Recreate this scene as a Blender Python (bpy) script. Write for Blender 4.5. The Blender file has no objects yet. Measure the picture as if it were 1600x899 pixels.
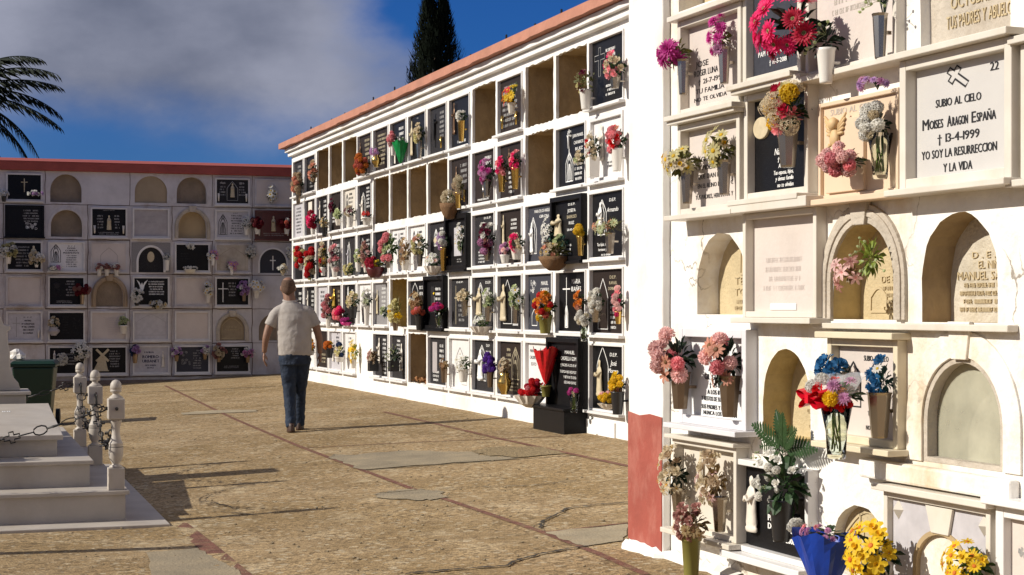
import bpy, math, random
from mathutils import Vector, Matrix, Euler
R = math.radians
random.seed(7)
scene = bpy.context.scene
COL = scene.collection
F = 2600.0; CX = 800.0; HY = 482.0; H = 1.4      # focal length in photo pixels, centre column, horizon row, eye height

# ------------------------------------------------------------------ materials
def lin(c):
    return tuple(((v/255.0)/12.92 if v/255.0 <= .04045 else ((v/255.0+.055)/1.055)**2.4) for v in c)
MATS = {}
def mat(name, col, rough=.7, metal=0.0, var=.12, vscale=6.0, bump=0.0, bscale=40.0, spec=.5, trans=0.0, rnd=0.0, ior=1.45,
        stain=None, stain_amt=0.0, stain_scale=1.5, sss=0.0, alpha=1.0, speck=None, crack=False, transl=0.0):
    if name in MATS: return MATS[name]
    m = bpy.data.materials.new(name); m.use_nodes = True
    nt = m.node_tree; N = nt.nodes; L = nt.links
    b = N['Principled BSDF']
    b.inputs['Roughness'].default_value = rough; b.inputs['Metallic'].default_value = metal
    b.inputs['Specular IOR Level'].default_value = spec; b.inputs['IOR'].default_value = ior
    b.inputs['Transmission Weight'].default_value = trans
    b.inputs['Alpha'].default_value = alpha
    if sss: b.inputs['Subsurface Weight'].default_value = sss; b.inputs['Subsurface Radius'].default_value = (.02,.01,.01)
    c = tuple(col) + (1,)
    tc = N.new('ShaderNodeTexCoord'); gm = N.new('ShaderNodeNewGeometry')
    src = gm.outputs['Position']
    last = None
    if var or stain or rnd or speck:
        mx = N.new('ShaderNodeMix'); mx.data_type = 'RGBA'; mx.blend_type = 'MULTIPLY'; mx.inputs[0].default_value = 1
        mx.inputs[6].default_value = c
        nz = N.new('ShaderNodeTexNoise'); nz.inputs['Scale'].default_value = vscale; nz.inputs['Detail'].default_value = 5
        nz.inputs['Roughness'].default_value = .6
        L.new(src, nz.inputs['Vector'])
        mr = N.new('ShaderNodeMapRange'); mr.inputs['From Min'].default_value = .3; mr.inputs['From Max'].default_value = .7
        mr.inputs['To Min'].default_value = 1-var; mr.inputs['To Max'].default_value = 1+var*.4
        L.new(nz.outputs['Fac'], mr.inputs['Value']); L.new(mr.outputs[0], mx.inputs[7])
        last = mx.outputs[2]
        if stain:
            ms = N.new('ShaderNodeMix'); ms.data_type = 'RGBA'
            ms.inputs[7].default_value = tuple(stain)+(1,)
            n2 = N.new('ShaderNodeTexNoise'); n2.inputs['Scale'].default_value = stain_scale; n2.inputs['Detail'].default_value = 9
            n2.inputs['Roughness'].default_value = .68
            mp = N.new('ShaderNodeMapping'); mp.inputs['Scale'].default_value = (1,1,.55)
            L.new(src, mp.inputs[0]); L.new(mp.outputs[0], n2.inputs['Vector'])
            r2 = N.new('ShaderNodeMapRange'); r2.inputs['From Min'].default_value = .48; r2.inputs['From Max'].default_value = .75
            r2.inputs['To Max'].default_value = stain_amt
            L.new(n2.outputs['Fac'], r2.inputs['Value']); L.new(r2.outputs[0], ms.inputs[0]); L.new(last, ms.inputs[6])
            last = ms.outputs[2]
        if speck:
            ms = N.new('ShaderNodeMix'); ms.data_type = 'RGBA'; ms.inputs[7].default_value = tuple(speck[0])+(1,)
            n2 = N.new('ShaderNodeTexNoise'); n2.inputs['Scale'].default_value = speck[1]; n2.inputs['Detail'].default_value = 3
            L.new(src, n2.inputs['Vector'])
            r2 = N.new('ShaderNodeMapRange'); r2.inputs['From Min'].default_value = .55; r2.inputs['From Max'].default_value = .7
            r2.inputs['To Max'].default_value = speck[2]
            L.new(n2.outputs['Fac'], r2.inputs['Value']); L.new(r2.outputs[0], ms.inputs[0]); L.new(last, ms.inputs[6])
            last = ms.outputs[2]
        if crack:
            nd = N.new('ShaderNodeTexNoise'); nd.inputs['Scale'].default_value = 3.5; nd.inputs['Detail'].default_value = 6
            L.new(src, nd.inputs['Vector'])
            va = N.new('ShaderNodeMix'); va.data_type = 'VECTOR'; va.inputs[0].default_value = .35; L.new(src, va.inputs[4]); L.new(nd.outputs['Color'], va.inputs[5])
            vo = N.new('ShaderNodeTexVoronoi'); vo.feature = 'DISTANCE_TO_EDGE'; vo.inputs['Scale'].default_value = 2.3; L.new(va.outputs[1], vo.inputs['Vector'])
            rc = N.new('ShaderNodeMapRange'); rc.inputs['From Min'].default_value = .003; rc.inputs['From Max'].default_value = .011; rc.inputs['To Min'].default_value = 1; rc.inputs['To Max'].default_value = 0
            L.new(vo.outputs['Distance'], rc.inputs['Value'])
            nm = N.new('ShaderNodeTexNoise'); nm.inputs['Scale'].default_value = 1.7; nm.inputs['Detail'].default_value = 4; L.new(src, nm.inputs['Vector'])
            rm = N.new('ShaderNodeMapRange'); rm.inputs['From Min'].default_value = .50; rm.inputs['From Max'].default_value = .62; rm.inputs['To Max'].default_value = .75; L.new(nm.outputs['Fac'], rm.inputs['Value'])
            mm = N.new('ShaderNodeMath'); mm.operation = 'MULTIPLY'; L.new(rc.outputs[0], mm.inputs[0]); L.new(rm.outputs[0], mm.inputs[1])
            mc = N.new('ShaderNodeMix'); mc.data_type = 'RGBA'; mc.inputs[7].default_value = (.16,.12,.075,1); L.new(mm.outputs[0], mc.inputs[0]); L.new(last, mc.inputs[6]); last = mc.outputs[2]
        if rnd:
            oi = N.new('ShaderNodeObjectInfo'); hs = N.new('ShaderNodeHueSaturation')
            r3 = N.new('ShaderNodeMapRange'); r3.inputs['To Min'].default_value = 1-rnd; r3.inputs['To Max'].default_value = 1+rnd
            L.new(oi.outputs['Random'], r3.inputs['Value']); L.new(r3.outputs[0], hs.inputs['Value']); L.new(last, hs.inputs['Color'])
            last = hs.outputs['Color']
        L.new(last, b.inputs['Base Color'])
    else:
        b.inputs['Base Color'].default_value = c
    if bump:
        nb = N.new('ShaderNodeTexNoise'); nb.inputs['Scale'].default_value = bscale; nb.inputs['Detail'].default_value = 6
        L.new(src, nb.inputs['Vector'])
        bp = N.new('ShaderNodeBump'); bp.inputs['Strength'].default_value = min(1, bump); bp.inputs['Distance'].default_value = .02
        L.new(nb.outputs['Fac'], bp.inputs['Height']); L.new(bp.outputs[0], b.inputs['Normal'])
    if transl:
        tr = N.new('ShaderNodeBsdfTranslucent'); mxs = N.new('ShaderNodeMixShader'); mxs.inputs[0].default_value = transl
        if last is not None: L.new(last, tr.inputs['Color'])
        else: tr.inputs['Color'].default_value = c
        L.new(b.outputs[0], mxs.inputs[1]); L.new(tr.outputs[0], mxs.inputs[2]); L.new(mxs.outputs[0], N['Material Output'].inputs['Surface'])
    MATS[name] = m
    return m

white_plaster = mat('white_plaster', (.80,.785,.755), .85, var=.10, vscale=2.2, bump=.45, bscale=7, stain=(.56,.46,.33), stain_amt=.65, stain_scale=1.5)
old_plaster = mat('old_plaster', (.82,.795,.745), .85, var=.14, vscale=3.0, bump=1.0, bscale=10, stain=(.52,.38,.19), stain_amt=.85, stain_scale=1.9, crack=True)
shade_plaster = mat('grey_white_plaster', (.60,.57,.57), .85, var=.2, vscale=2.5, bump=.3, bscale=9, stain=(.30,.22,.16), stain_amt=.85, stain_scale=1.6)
mortar = mat('mortar', (.50,.42,.30), .9, var=.3, vscale=20, bump=.9, bscale=60)
brown_plaster = mat('brown_render', (.46,.34,.19), .9, var=.3, vscale=2.5, bump=.5, bscale=20, stain=(.12,.075,.04), stain_amt=.7, stain_scale=2.6)
ochre_plaster = mat('ochre_render', (.50,.37,.14), .9, var=.3, vscale=2.5, bump=.4, bscale=20)
marble = mat('white_marble', (.74,.72,.70), .38, var=.10, vscale=3, stain=(.55,.52,.50), stain_amt=.4, stain_scale=4)
cream_marble = mat('cream_marble', (.66,.61,.53), .4, var=.12, vscale=3, stain=(.5,.42,.3), stain_amt=.5, stain_scale=3)
pale_stone = mat('pale_pink_stone', (.60,.53,.48), .6, var=.10, vscale=3, bump=.1, stain=(.50,.42,.36), stain_amt=.4, stain_scale=3)
grey_stone = mat('grey_granite', (.22,.21,.21), .45, var=.15, vscale=60, speck=((.38,.36,.35), 150, .8))
mid_stone = mat('dull_grey_marble', (.40,.365,.36), .5, var=.15, vscale=8)
blue_stone = mat('blue_grey_granite', (.045,.046,.058), .5, spec=.25, var=.2, vscale=40)
dark_grey = mat('charcoal_granite', (.020,.018,.019), .5, spec=.2, var=.3, vscale=80, speck=((.12,.12,.13), 200, .6))
black = mat('black_granite', (.008,.0075,.008), .35, spec=.17, var=.3, vscale=80, speck=((.05,.05,.06), 260, .5))
dark_brown = mat('brown_granite', (.026,.018,.015), .5, spec=.2, var=.3, vscale=60)
red_granite = mat('dark_red_granite', (.11,.018,.016), .3, var=.3, vscale=60)
sand_stone = mat('sandstone', (.52,.42,.25), .8, var=.16, vscale=9, bump=.4, bscale=60)
warm_stone = mat('weathered_stone', (.50,.44,.36), .8, var=.22, vscale=6, bump=.5, bscale=40, stain=(.22,.16,.10), stain_amt=.5, stain_scale=3)
brown_stone = mat('brown_stone', (.26,.20,.14), .8, var=.25, vscale=4, bump=.3, bscale=30)
peach_stone = mat('peach_marble', (.68,.52,.37), .5, var=.08, vscale=5)
lav_stone = mat('lavender_grey_marble', (.50,.48,.50), .45, var=.14, vscale=14)
red_paint = mat('red_roof_paint', (.36,.075,.055), .8, var=.22, vscale=3, bump=.25, bscale=25)
salmon_paint = mat('salmon_roof_paint', (.44,.20,.135), .85, var=.16, vscale=3, bump=.5, bscale=20, stain=(.40,.16,.11), stain_amt=.5, stain_scale=3)
red_wall_paint = mat('red_wall_paint', (.33,.078,.055), .8, var=.16, vscale=4, bump=.5, bscale=9, stain=(.55,.26,.2), stain_amt=.5, stain_scale=5)
let_black = mat('black_letter_paint', (.012,.012,.014), .6, var=0)
let_white = mat('white_letter_paint', (.78,.77,.74), .6, var=0)
let_grey = mat('grey_letter_paint', (.32,.31,.30), .6, var=0)
let_gold = mat('faded_gold_letter_paint', (.42,.36,.24), .6, var=0)
let_faint = mat('worn_letter_carving', (.47,.42,.36), .7, var=0)
bone = mat('cast_resin_white', (.70,.64,.55), .5, var=.1, vscale=30)
bronze = mat('bronze_figure', (.16,.085,.04), .4, metal=.4, var=.3, vscale=30)
beige_fig = mat('beige_cast_figure', (.55,.46,.30), .55, var=.15, vscale=30)
dark_fig = mat('dark_metal_figure', (.03,.028,.027), .35, metal=.5, var=.2, vscale=30)
gold_fig = mat('gold_figure', (.62,.40,.07), .35, metal=.5, var=.1)
chrome = mat('polished_steel', (.42,.37,.31), .27, metal=1.0, var=0)
brass = mat('polished_brass', (.62,.42,.13), .22, metal=1.0, var=0)
dull_bronze = mat('tarnished_steel_vase', (.26,.19,.13), .34, metal=.9, var=.1, vscale=20)
black_plastic = mat('black_vase_plastic', (.02,.02,.022), .35, var=0)
white_plastic = mat('white_vase_ceramic', (.75,.72,.66), .35, var=.05)
olive_plastic = mat('olive_pot', (.22,.20,.05), .4, var=.1)
maroon_pot = mat('maroon_pot', (.10,.018,.02), .4, var=.1)
magenta_pot = mat('magenta_pot', (.62,.04,.25), .4, var=.1)
wicker = mat('wicker', (.23,.12,.05), .7, var=.4, vscale=90, bump=.8, bscale=160)
glass = mat('vase_glass', (.85,.9,.85), .03, var=0, trans=1.0, ior=1.3)
film = mat('cellophane', (.9,.92,.95), .08, var=0, trans=.0, alpha=.22)
stem_green = mat('stem_green', (.12,.16,.03), .6, var=.2)
bark = mat('bark', (.10,.07,.05), .9, var=.3, vscale=12, bump=.8, bscale=30)
stone_mon = mat('monument_marble', (.45,.405,.35), .55, var=.16, vscale=3.5, stain=(.33,.27,.20), stain_amt=.6, stain_scale=2.5)
groove = mat('dark_groove_line', (.10,.09,.08), .8, var=0)
iron = mat('wrought_iron', (.035,.033,.032), .45, metal=.6, var=.2, vscale=60)
bin_green = mat('dark_green_bin_plastic', (.007,.030,.017), .42, var=.12, vscale=6)
rubber = mat('black_rubber', (.02,.02,.02), .7, var=.1)
red_brick = mat('red_brick', (.175,.070,.045), .85, var=.4, vscale=14, bump=.6, bscale=60, stain=(.24,.165,.085), stain_amt=1.0, stain_scale=9)
grey_patch = mat('grey_cement_patch', (.275,.225,.148), .9, var=.25, vscale=3, bump=.5, bscale=50, stain=(.34,.26,.15), stain_amt=.5, stain_scale=3)
light_patch = mat('light_cement_patch', (.34,.28,.185), .9, var=.25, vscale=3, bump=.5, bscale=50, stain=(.30,.22,.12), stain_amt=.6, stain_scale=5)
gravel_patch = mat('coarse_gravel_patch', (.27,.20,.105), .9, var=.5, vscale=30, bump=1, bscale=45)
crack_mat = mat('crack_dirt', (.035,.028,.02), .95, var=.3)
PETAL = {}
COLS = {'crimson':(.50,.012,.05),'red':(.66,.010,.014),'darkred':(.20,.008,.018),'pink':(.90,.34,.37),'palepink':(.90,.60,.57),
 'hotpink':(.82,.03,.18),'magenta':(.60,.05,.32),'mauve':(.60,.28,.48),'purple':(.16,.04,.42),'lilac':(.50,.30,.55),
 'white':(.84,.82,.76),'cream':(.68,.58,.40),'paleyellow':(.66,.60,.30),'yellow':(.85,.58,.02),'orange':(.75,.24,.03),
 'coral':(.68,.16,.10),'peach':(.68,.32,.22),'brown':(.26,.13,.05),'dustypink':(.42,.20,.17),'beige':(.50,.38,.25),'blue':(.03,.16,.36),
 'navy':(.02,.05,.14),'greenwhite':(.52,.58,.32),'tan':(.40,.28,.13),'gold':(.6,.35,.04),'burgundy':(.13,.01,.035)}
def petal(name):
    return mat('petal_'+name, COLS[name], .6, var=.22, vscale=45, rnd=.16, transl=.45)
GREENS = {'deep':(.022,.055,.016),'dark':(.011,.027,.012),'mid':(.05,.11,.02),'olive':(.13,.13,.03),'dry':(.20,.13,.05),'lime':(.22,.28,.04),
          'bluegreen':(.02,.07,.05)}
def green(name):
    return mat('leaf_'+name, GREENS[name], .5, var=.35, vscale=30, rnd=.25, transl=.2)

# ------------------------------------------------------------------ mesh builder
class MB:
    def __init__(s): s.v=[]; s.f=[]; s.m=[]; s.cur=0
    def add(s, vs, fs, mi=None):
        o=len(s.v); s.v += [tuple(p) for p in vs]
        for k,f in enumerate(fs):
            s.f.append(tuple(i+o for i in f)); s.m.append(s.cur if mi is None else (mi if isinstance(mi,int) else mi[k]))
        return s
    def box(s,x0,x1,y0,y1,z0,z1):
        v=[(x0,y0,z0),(x1,y0,z0),(x1,y1,z0),(x0,y1,z0),(x0,y0,z1),(x1,y0,z1),(x1,y1,z1),(x0,y1,z1)]
        return s.add(v,[(0,3,2,1),(4,5,6,7),(0,1,5,4),(1,2,6,5),(2,3,7,6),(3,0,4,7)])
    def prism(s,pts,y0,y1):                       # pts (x,z) counter-clockwise seen from -Y
        n=len(pts); v=[(x,y0,z) for x,z in pts]+[(x,y1,z) for x,z in pts]
        f=[tuple(range(n)), tuple(range(2*n-1,n-1,-1))]
        for i in range(n):
            j=(i+1)%n; f.append((i,i+n,j+n,j))
        return s.add(v,f)
    def band(s,outer,inner,y0,y1,closed=False):   # strip between two outlines, with thickness
        n=len(outer); v=[(x,y0,z) for x,z in outer]+[(x,y0,z) for x,z in inner]+[(x,y1,z) for x,z in outer]+[(x,y1,z) for x,z in inner]
        f=[]
        for i in range(n if closed else n-1):
            j=(i+1)%n
            f += [(i,j,j+n,i+n),(i+2*n,j+2*n,j,i),(i+n,j+n,j+3*n,i+3*n)]
        if not closed: f += [(0,n,3*n,2*n),(n-1,3*n-1,4*n-1,2*n-1)]
        return s.add(v,f)
    def lathe(s,prof,seg=16,cx=0,cy=0,cz=0,sx=1,sy=1,mod=None,cap=True):
        v=[];f=[]
        for r,z in prof:
            for k in range(seg):
                a=2*math.pi*k/seg; q=r*(mod(a,z) if mod else 1)
                v.append((cx+q*math.cos(a)*sx, cy+q*math.sin(a)*sy, cz+z))
        n=len(prof)
        for i in range(n-1):
            for k in range(seg):
                l=(k+1)%seg; f.append((i*seg+k,i*seg+l,(i+1)*seg+l,(i+1)*seg+k))
        if cap: f += [tuple(range(seg-1,-1,-1)), tuple(range((n-1)*seg,n*seg))]
        return s.add(v,f)
    def tube(s,pts,r,seg=6,close=False):
        P=[Vector(p) for p in pts]; n=len(P); v=[];f=[]
        rr = r if isinstance(r,(list,tuple)) else [r]*n
        for i,p in enumerate(P):
            if close: t=(P[(i+1)%n]-P[i-1])
            else: t=(P[min(i+1,n-1)]-P[max(i-1,0)])
            t=t.normalized() if t.length>0 else Vector((0,0,1))
            up=Vector((0,0,1)) if abs(t.z)<.9 else Vector((1,0,0))
            a=t.cross(up).normalized(); b=t.cross(a)
            for k in range(seg):
                q=2*math.pi*k/seg; v.append(p+a*math.cos(q)*rr[i]+b*math.sin(q)*rr[i])
        for i in range(n if close else n-1):
            j=(i+1)%n
            for k in range(seg):
                l=(k+1)%seg; f.append((i*seg+k,i*seg+l,j*seg+l,j*seg+k))
        if not close: f += [tuple(range(seg-1,-1,-1)), tuple(range((n-1)*seg,n*seg))]
        return s.add(v,f)
    def ribbon(s,pts,w,y,close=False):            # flat raised line on a slab
        n=len(pts); L=[];Rr=[]
        for i in range(n):
            if close: a=pts[i-1]; b=pts[(i+1)%n]
            else: a=pts[max(i-1,0)]; b=pts[min(i+1,n-1)]
            dx,dz=b[0]-a[0],b[1]-a[1]; l=math.hypot(dx,dz) or 1
            nx,nz=-dz/l*w/2,dx/l*w/2
            L.append((pts[i][0]+nx,pts[i][1]+nz)); Rr.append((pts[i][0]-nx,pts[i][1]-nz))
        v=[(x,y,z) for x,z in L]+[(x,y,z) for x,z in Rr]; f=[]
        for i in range(n if close else n-1):
            j=(i+1)%n; f.append((i,i+n,j+n,j))
        return s.add(v,f)
    def xf(s,M):
        s.v=[tuple(M@Vector(p)) for p in s.v]; return s
    def merge(s,o,M=None,mi=None):
        vs = o.v if M is None else [M@Vector(p) for p in o.v]
        return s.add(vs,o.f,(list(o.m) if mi is None else mi))
    def mesh(s,name,mats,smooth=False):
        me=bpy.data.meshes.new(name); me.from_pydata([tuple(p) for p in s.v],[],s.f)
        for m in (mats if isinstance(mats,(list,tuple)) else [mats]): me.materials.append(m)
        me.polygons.foreach_set('material_index', s.m)
        if smooth: me.polygons.foreach_set('use_smooth',[True]*len(s.f))
        me.update(); return me
    def build(s,name,mats,parent=None,loc=None,rz=None,smooth=False,bevel=0,label=None):
        o=link(name,s.mesh(name,mats,smooth),parent)
        if loc is not None: o.location=loc
        if rz is not None: o.rotation_euler=(0,0,rz)
        if bevel:
            b=o.modifiers.new('bevel','BEVEL'); b.width=bevel; b.segments=2; b.limit_method='ANGLE'; b.angle_limit=R(40)
        if label: o['label']=label
        return o
def link(name, data, parent=None, loc=None, M=None):
    o=bpy.data.objects.new(name,data); COL.objects.link(o)
    if parent is not None: o.parent=parent
    if loc is not None: o.location=loc
    if M is not None: o.matrix_local=M
    return o
def tag(o,label=None,cat=None,group=None,kind=None):
    if label: o['label']=label
    if cat: o['category']=cat
    if group: o['group']=group
    if kind: o['kind']=kind
    return o
LABELS=set()
def thing(name,label,cat,loc=(0,0,0),rz=0,group=None):
    if label in LABELS: print('DUP LABEL',label)
    if not 4<=len(label.split())<=16: print('LABEL LENGTH',len(label.split()),label)
    LABELS.add(label)
    o=bpy.data.objects.new(name,None); COL.objects.link(o); o.empty_display_size=.1
    o.location=loc; o.rotation_euler=(0,0,rz)
    return tag(o,label,cat,group)

# ------------------------------------------------------------------ lettering
GLY={}
def glyph(ch):
    if ch in GLY: return GLY[ch]
    cu=bpy.data.curves.new('g','FONT'); cu.body=ch; cu.size=1; cu.resolution_u=2
    ob=bpy.data.objects.new('g',cu); COL.objects.link(ob)
    dg=bpy.context.evaluated_depsgraph_get(); dg.update()
    me=bpy.data.meshes.new_from_object(ob.evaluated_get(dg))
    vs=[(v.co.x,v.co.y) for v in me.vertices]; fs=[tuple(p.vertices) for p in me.polygons]
    bpy.data.objects.remove(ob); bpy.data.curves.remove(cu); bpy.data.meshes.remove(me)
    if vs:
        x0=min(v[0] for v in vs); x1=max(v[0] for v in vs); vs=[(x-x0,y) for x,y in vs]; w=x1-x0
    else: w=.26
    GLY[ch]=(vs,fs,w); return GLY[ch]
for ch in "ABCDEFGHIJKLMNOPQRSTUVYZRX abcdefghijklmnopqrstuvyzñ0123456789.,-†ÑÍÓ": glyph(ch)
def put_text(mb,txt,x0,x1,zc,h,y,weight=0,slant=0):
    x=0; items=[]
    for ch in txt:
        g=glyph(ch); items.append((g,x)); x+=g[2]+.075
    tot=x-.075; sx=(x1-x0)/tot; sz=h/.7
    for (vs,fs,w),gx in items:
        if not vs: continue
        for dx in ((0,weight) if weight else (0,)):
            mb.add([(x0+(gx+px)*sx+dx+slant*pz*sz, y-(.0004 if dx else 0), zc-h/2+pz*sz) for px,pz in vs],
                   [tuple(f) for f in fs])
def scribble(mb,x0,x1,z0,z1,n,y,rnd,ragged=.25,dens=.8):
    """rows of letter-like strokes where the carving can no longer be read"""
    lh=(z1-z0)/n
    for i in range(n):
        zc=z1-(i+.5)*lh; h=lh*.52; w=(x1-x0)*(1-rnd.random()*ragged*2*.5-.02*rnd.random()); xa=(x0+x1)/2-w/2
        x=xa; cw=h*.55
        while x<xa+w-cw:
            if rnd.random()>dens: x+=cw*.8; continue
            t=rnd.randrange(5); s=h*.17
            def q(a,b,c,d): mb.add([(a,y,c),(b,y,c),(b,y,d),(a,y,d)],[(0,1,2,3)])
            q(x,x+s,zc-h/2,zc+h/2)
            if t in(0,1): q(x+cw*.75-s,x+cw*.75,zc-h/2,zc+h/2)
            if t in(0,2,3): q(x+s,x+cw*.75-(s if t==0 else 0),zc-s/2,zc+s/2)
            if t in(1,2,4): q(x+s,x+cw*.75-(s if t==1 else 0),zc+h/2-s,zc+h/2)
            if t in(3,4): q(x+s,x+cw*.75,zc-h/2,zc-h/2+s)
            x+=cw
# ------------------------------------------------------------------ walls as planes
class Wall:
    def __init__(s,P0,u,n,name): s.P0=Vector(P0); s.u=Vector(u); s.n=Vector(n); s.rz=math.atan2(u[1],u[0]); s.name=name
    def uv(s,px,py,off=0.0):
        r=Vector(((px-CX)/F,1)); P=s.P0+s.n*off; t=P.dot(s.n)/r.dot(s.n); p=r*t
        return ((p-s.P0).dot(s.u), (HY-py)/F*t+H, t)
    def w(s,U,off,Z):
        p=s.P0+s.u*U+s.n*off; return (p.x,p.y,Z)
def mkwall(voff,d,name):
    a=math.atan(voff/F)
    return Wall((d*math.cos(a),d*math.sin(a)),(math.sin(a),-math.cos(a)),(-math.cos(a),-math.sin(a)),name)
A=mkwall(1020,4.25,'A'); B=mkwall(918,6.41,'B')
c_=R(17.6); C=Wall((-4.49,32.4),(math.cos(c_),math.sin(c_)),(math.sin(c_),-math.cos(c_)),'C')

# ------------------------------------------------------------------ ground height
QN=Vector((.943,.333))
def ground_z(x,y):
    q=x*QN.x+y*QN.y
    if y>36 or q>7.5: q=6.6
    return .05*(min(max(q,1.6),6.6)-3.93)
def ground_pt(px,py,lift=0.0):
    z=10.0
    for _ in range(60):
        x=(px-CX)/F*z; g=ground_z(x,z)+lift
        z=z*.5+.5*((H-g)*F/(py-HY))
    x=(px-CX)/F*z
    return Vector((x,z,ground_z(x,z)+lift))
# ------------------------------------------------------------------ flowers (unit size, facing +Z)
def frame_to(d, roll=0.0, flat=None):
    d=Vector(d).normalized(); q=d.to_track_quat('Z','Y'); return (q.to_matrix().to_4x4()) @ Matrix.Rotation(roll,4,'Z')
def petal_grid(L,W,lift,curl,nt=4,tip=.15,cup=.0,base=.25):
    """petal along +X from the origin; lift = start slope, curl = bend per length"""
    vs=[];fs=[]
    x=0;z=0;a=lift
    for i in range(nt+1):
        t=i/nt; w=W*(base+(1-base)*math.sin(math.pi*min(1,t*.62+.05))/math.sin(math.pi*.55)) if t<.75 else W*(1-(t-.75)/.25*(1-tip))
        for s_ in (-1,0,1):
            vs.append((x, s_*w*.5, z+(cup*abs(s_)*w)))
        x+=L/nt*math.cos(a); z+=L/nt*math.sin(a); a-=curl/nt
    for i in range(nt):
        for k in range(2):
            a0=i*3+k; fs.append((a0,a0+3,a0+4,a0+1))
    return vs,fs
FL={}
def flower(kind):
    if kind in FL: return FL[kind]
    rnd=random.Random(hash(kind)%1000 if False else sum(map(ord,kind))); m=MB()
    ga=2.39996
    if kind=='pompom':
        N=120
        for i in range(N):
            zz=1-1.6*(i+.5)/N; rr=math.sqrt(max(0,1-zz*zz)); th=ga*i
            d=Vector((rr*math.cos(th),rr*math.sin(th),zz))
            M=Matrix.Translation(d*.55)@frame_to(d)
            w=.13+.03*rnd.random(); h=.40+.08*rnd.random(); tw=rnd.random()*6.28
            T=Matrix.Rotation(tw,4,'Z')
            m.add([M@T@Vector(p) for p in ((-w*.6,0,0),(w*.6,0,0),(w,.05,h*.7),(0,.14,h),(-w,.05,h*.7))],[(0,1,2,3,4)])
        m.lathe([(.1,-.6),(.55,-.35),(.7,0),(.5,.5),(.05,.7)],10)
    elif kind=='mum':
        N=46
        for i in range(N):
            t=i/N; th=ga*i; el=1.35-1.5*t
            L=.45+.55*t; vs,fs=petal_grid(L,.20,el,.7,3,.4,.1)
            M=Matrix.Rotation(th+rnd.uniform(-.1,.1),4,'Z')@Matrix.Translation((.05,0,.05))
            m.add([M@Vector(p) for p in vs],fs)
    elif kind=='carnation':
        N=60
        for i in range(N):
            zz=1-1.25*(i+.5)/N; rr=math.sqrt(max(0,1-zz*zz)); th=ga*i
            d=Vector((rr*math.cos(th),rr*math.sin(th),zz*.85)); M=frame_to(d,rnd.random()*6.28)
            w=.30; pts=[(0,0,.15)]
            for k in range(6): pts.append((-w+2*w*k/5, rnd.uniform(-.16,.16), .82+.22*rnd.random()-.12*abs(k-2.5)/2.5))
            tipv=[(a*1.05,b+(.20 if b>=0 else -.20),c*.99) for a,b,c in pts[1:]]; m.add([M@Vector(p) for p in pts+tipv],[(0,k,k+1) for k in range(1,6)]+[(k,k+6,k+7,k+1) for k in range(1,6)])
    elif kind=='rose':
        for i in range(17):
            t=i/16; th=ga*i; r0=.06+.30*t; wd=1.5-.35*t; top=.62-.50*t**1.3; fl=.02+.62*t**1.4
            vs=[];fs=[]
            for j in range(4):
                tt=j/3
                for k in range(5):
                    s_=(k-2)/2; ang=th+s_*wd*.5*(.6+.4*tt)
                    r=r0+fl*tt**2.0; z=-.30+(.30+top)*tt-.14*abs(s_)**2*tt-.12*(t**2)*tt**3
                    r+= .05*math.cos(s_*3)*tt*t
                    vs.append((r*math.cos(ang),r*math.sin(ang),z))
            for j in range(3):
                for k in range(4):
                    a0=j*5+k; fs.append((a0,a0+1,a0+6,a0+5))
            m.add(vs,fs)
    elif kind in('gerbera','daisy','narcissus'):
        n,w,lay={'gerbera':(20,.20,3),'daisy':(11,.34,1),'narcissus':(6,.62,1)}[kind]
        for l in range(lay):
            for i in range(n):
                th=2*math.pi*(i+.5*l)/n+rnd.uniform(-.06,.06); L=(1-.24*l)*rnd.uniform(.92,1.04)
                vs,fs=petal_grid(L,w,.30+.30*l+rnd.uniform(-.1,.1),.55,3,.45,.08)
                M=Matrix.Rotation(th,4,'Z')@Matrix.Translation((.05,0,.02*l)); m.add([M@Vector(p) for p in vs],fs)
        m.cur=1
        if kind=='narcissus': m.lathe([(.12,.0),(.2,.25),(.33,.42),(.28,.40),(.1,.1)],12,cap=False)
        else: m.lathe([(.24,.06),(.27,.12),(.2,.2),(.08,.22)],12)
        if kind=='gerbera':
            m.cur=2; m.lathe([(.14,.215),(.10,.25),(.02,.26)],10)
    elif kind=='lily':
        for i in range(6):
            th=2*math.pi*i/6; vs,fs=petal_grid(1.15*rnd.uniform(.9,1.05),.42,.75,1.5,5,.08,.12)
            M=Matrix.Rotation(th,4,'Z')@Matrix.Translation((.03,0,0)); m.add([M@Vector(p) for p in vs],fs)
        m.cur=1
        for i in range(5):
            th=2*math.pi*i/5+.3; m.tube([(0,0,0),(.14*math.cos(th),.14*math.sin(th),.35),(.24*math.cos(th),.24*math.sin(th),.55)],.022,4)
    elif kind=='cluster':
        N=44
        for i in range(N):
            zz=1-1.35*(i+.5)/N; rr=math.sqrt(max(0,1-zz*zz)); th=ga*i
            d=Vector((rr*math.cos(th),rr*math.sin(th),zz))*rnd.uniform(.75,1.0); M=Matrix.Translation(d*.85)@frame_to(d,rnd.random()*6)
            for k in range(5):
                a=k*1.2566; c,s2=math.cos(a),math.sin(a)
                m.add([M@Vector(p) for p in ((0,0,0),(.13*c-.06*s2,.13*s2+.06*c,.05),(.20*c,.20*s2,.02),(.13*c+.06*s2,.13*s2-.06*c,.05))],[(0,3,2,1)])
    elif kind=='bud':
        for i in range(5):
            d=Vector((rnd.uniform(-1,1),rnd.uniform(-1,1),rnd.uniform(.2,1)))
            m.tube([(0,0,-.3),d*.5,d],.02,4); M=Matrix.Translation(d)
            m.merge(MB().lathe([(.03,-.1),(.13,0),(.12,.12),(.02,.24)],6),M)
    FL[kind]=m; return m
LV={}
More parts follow.
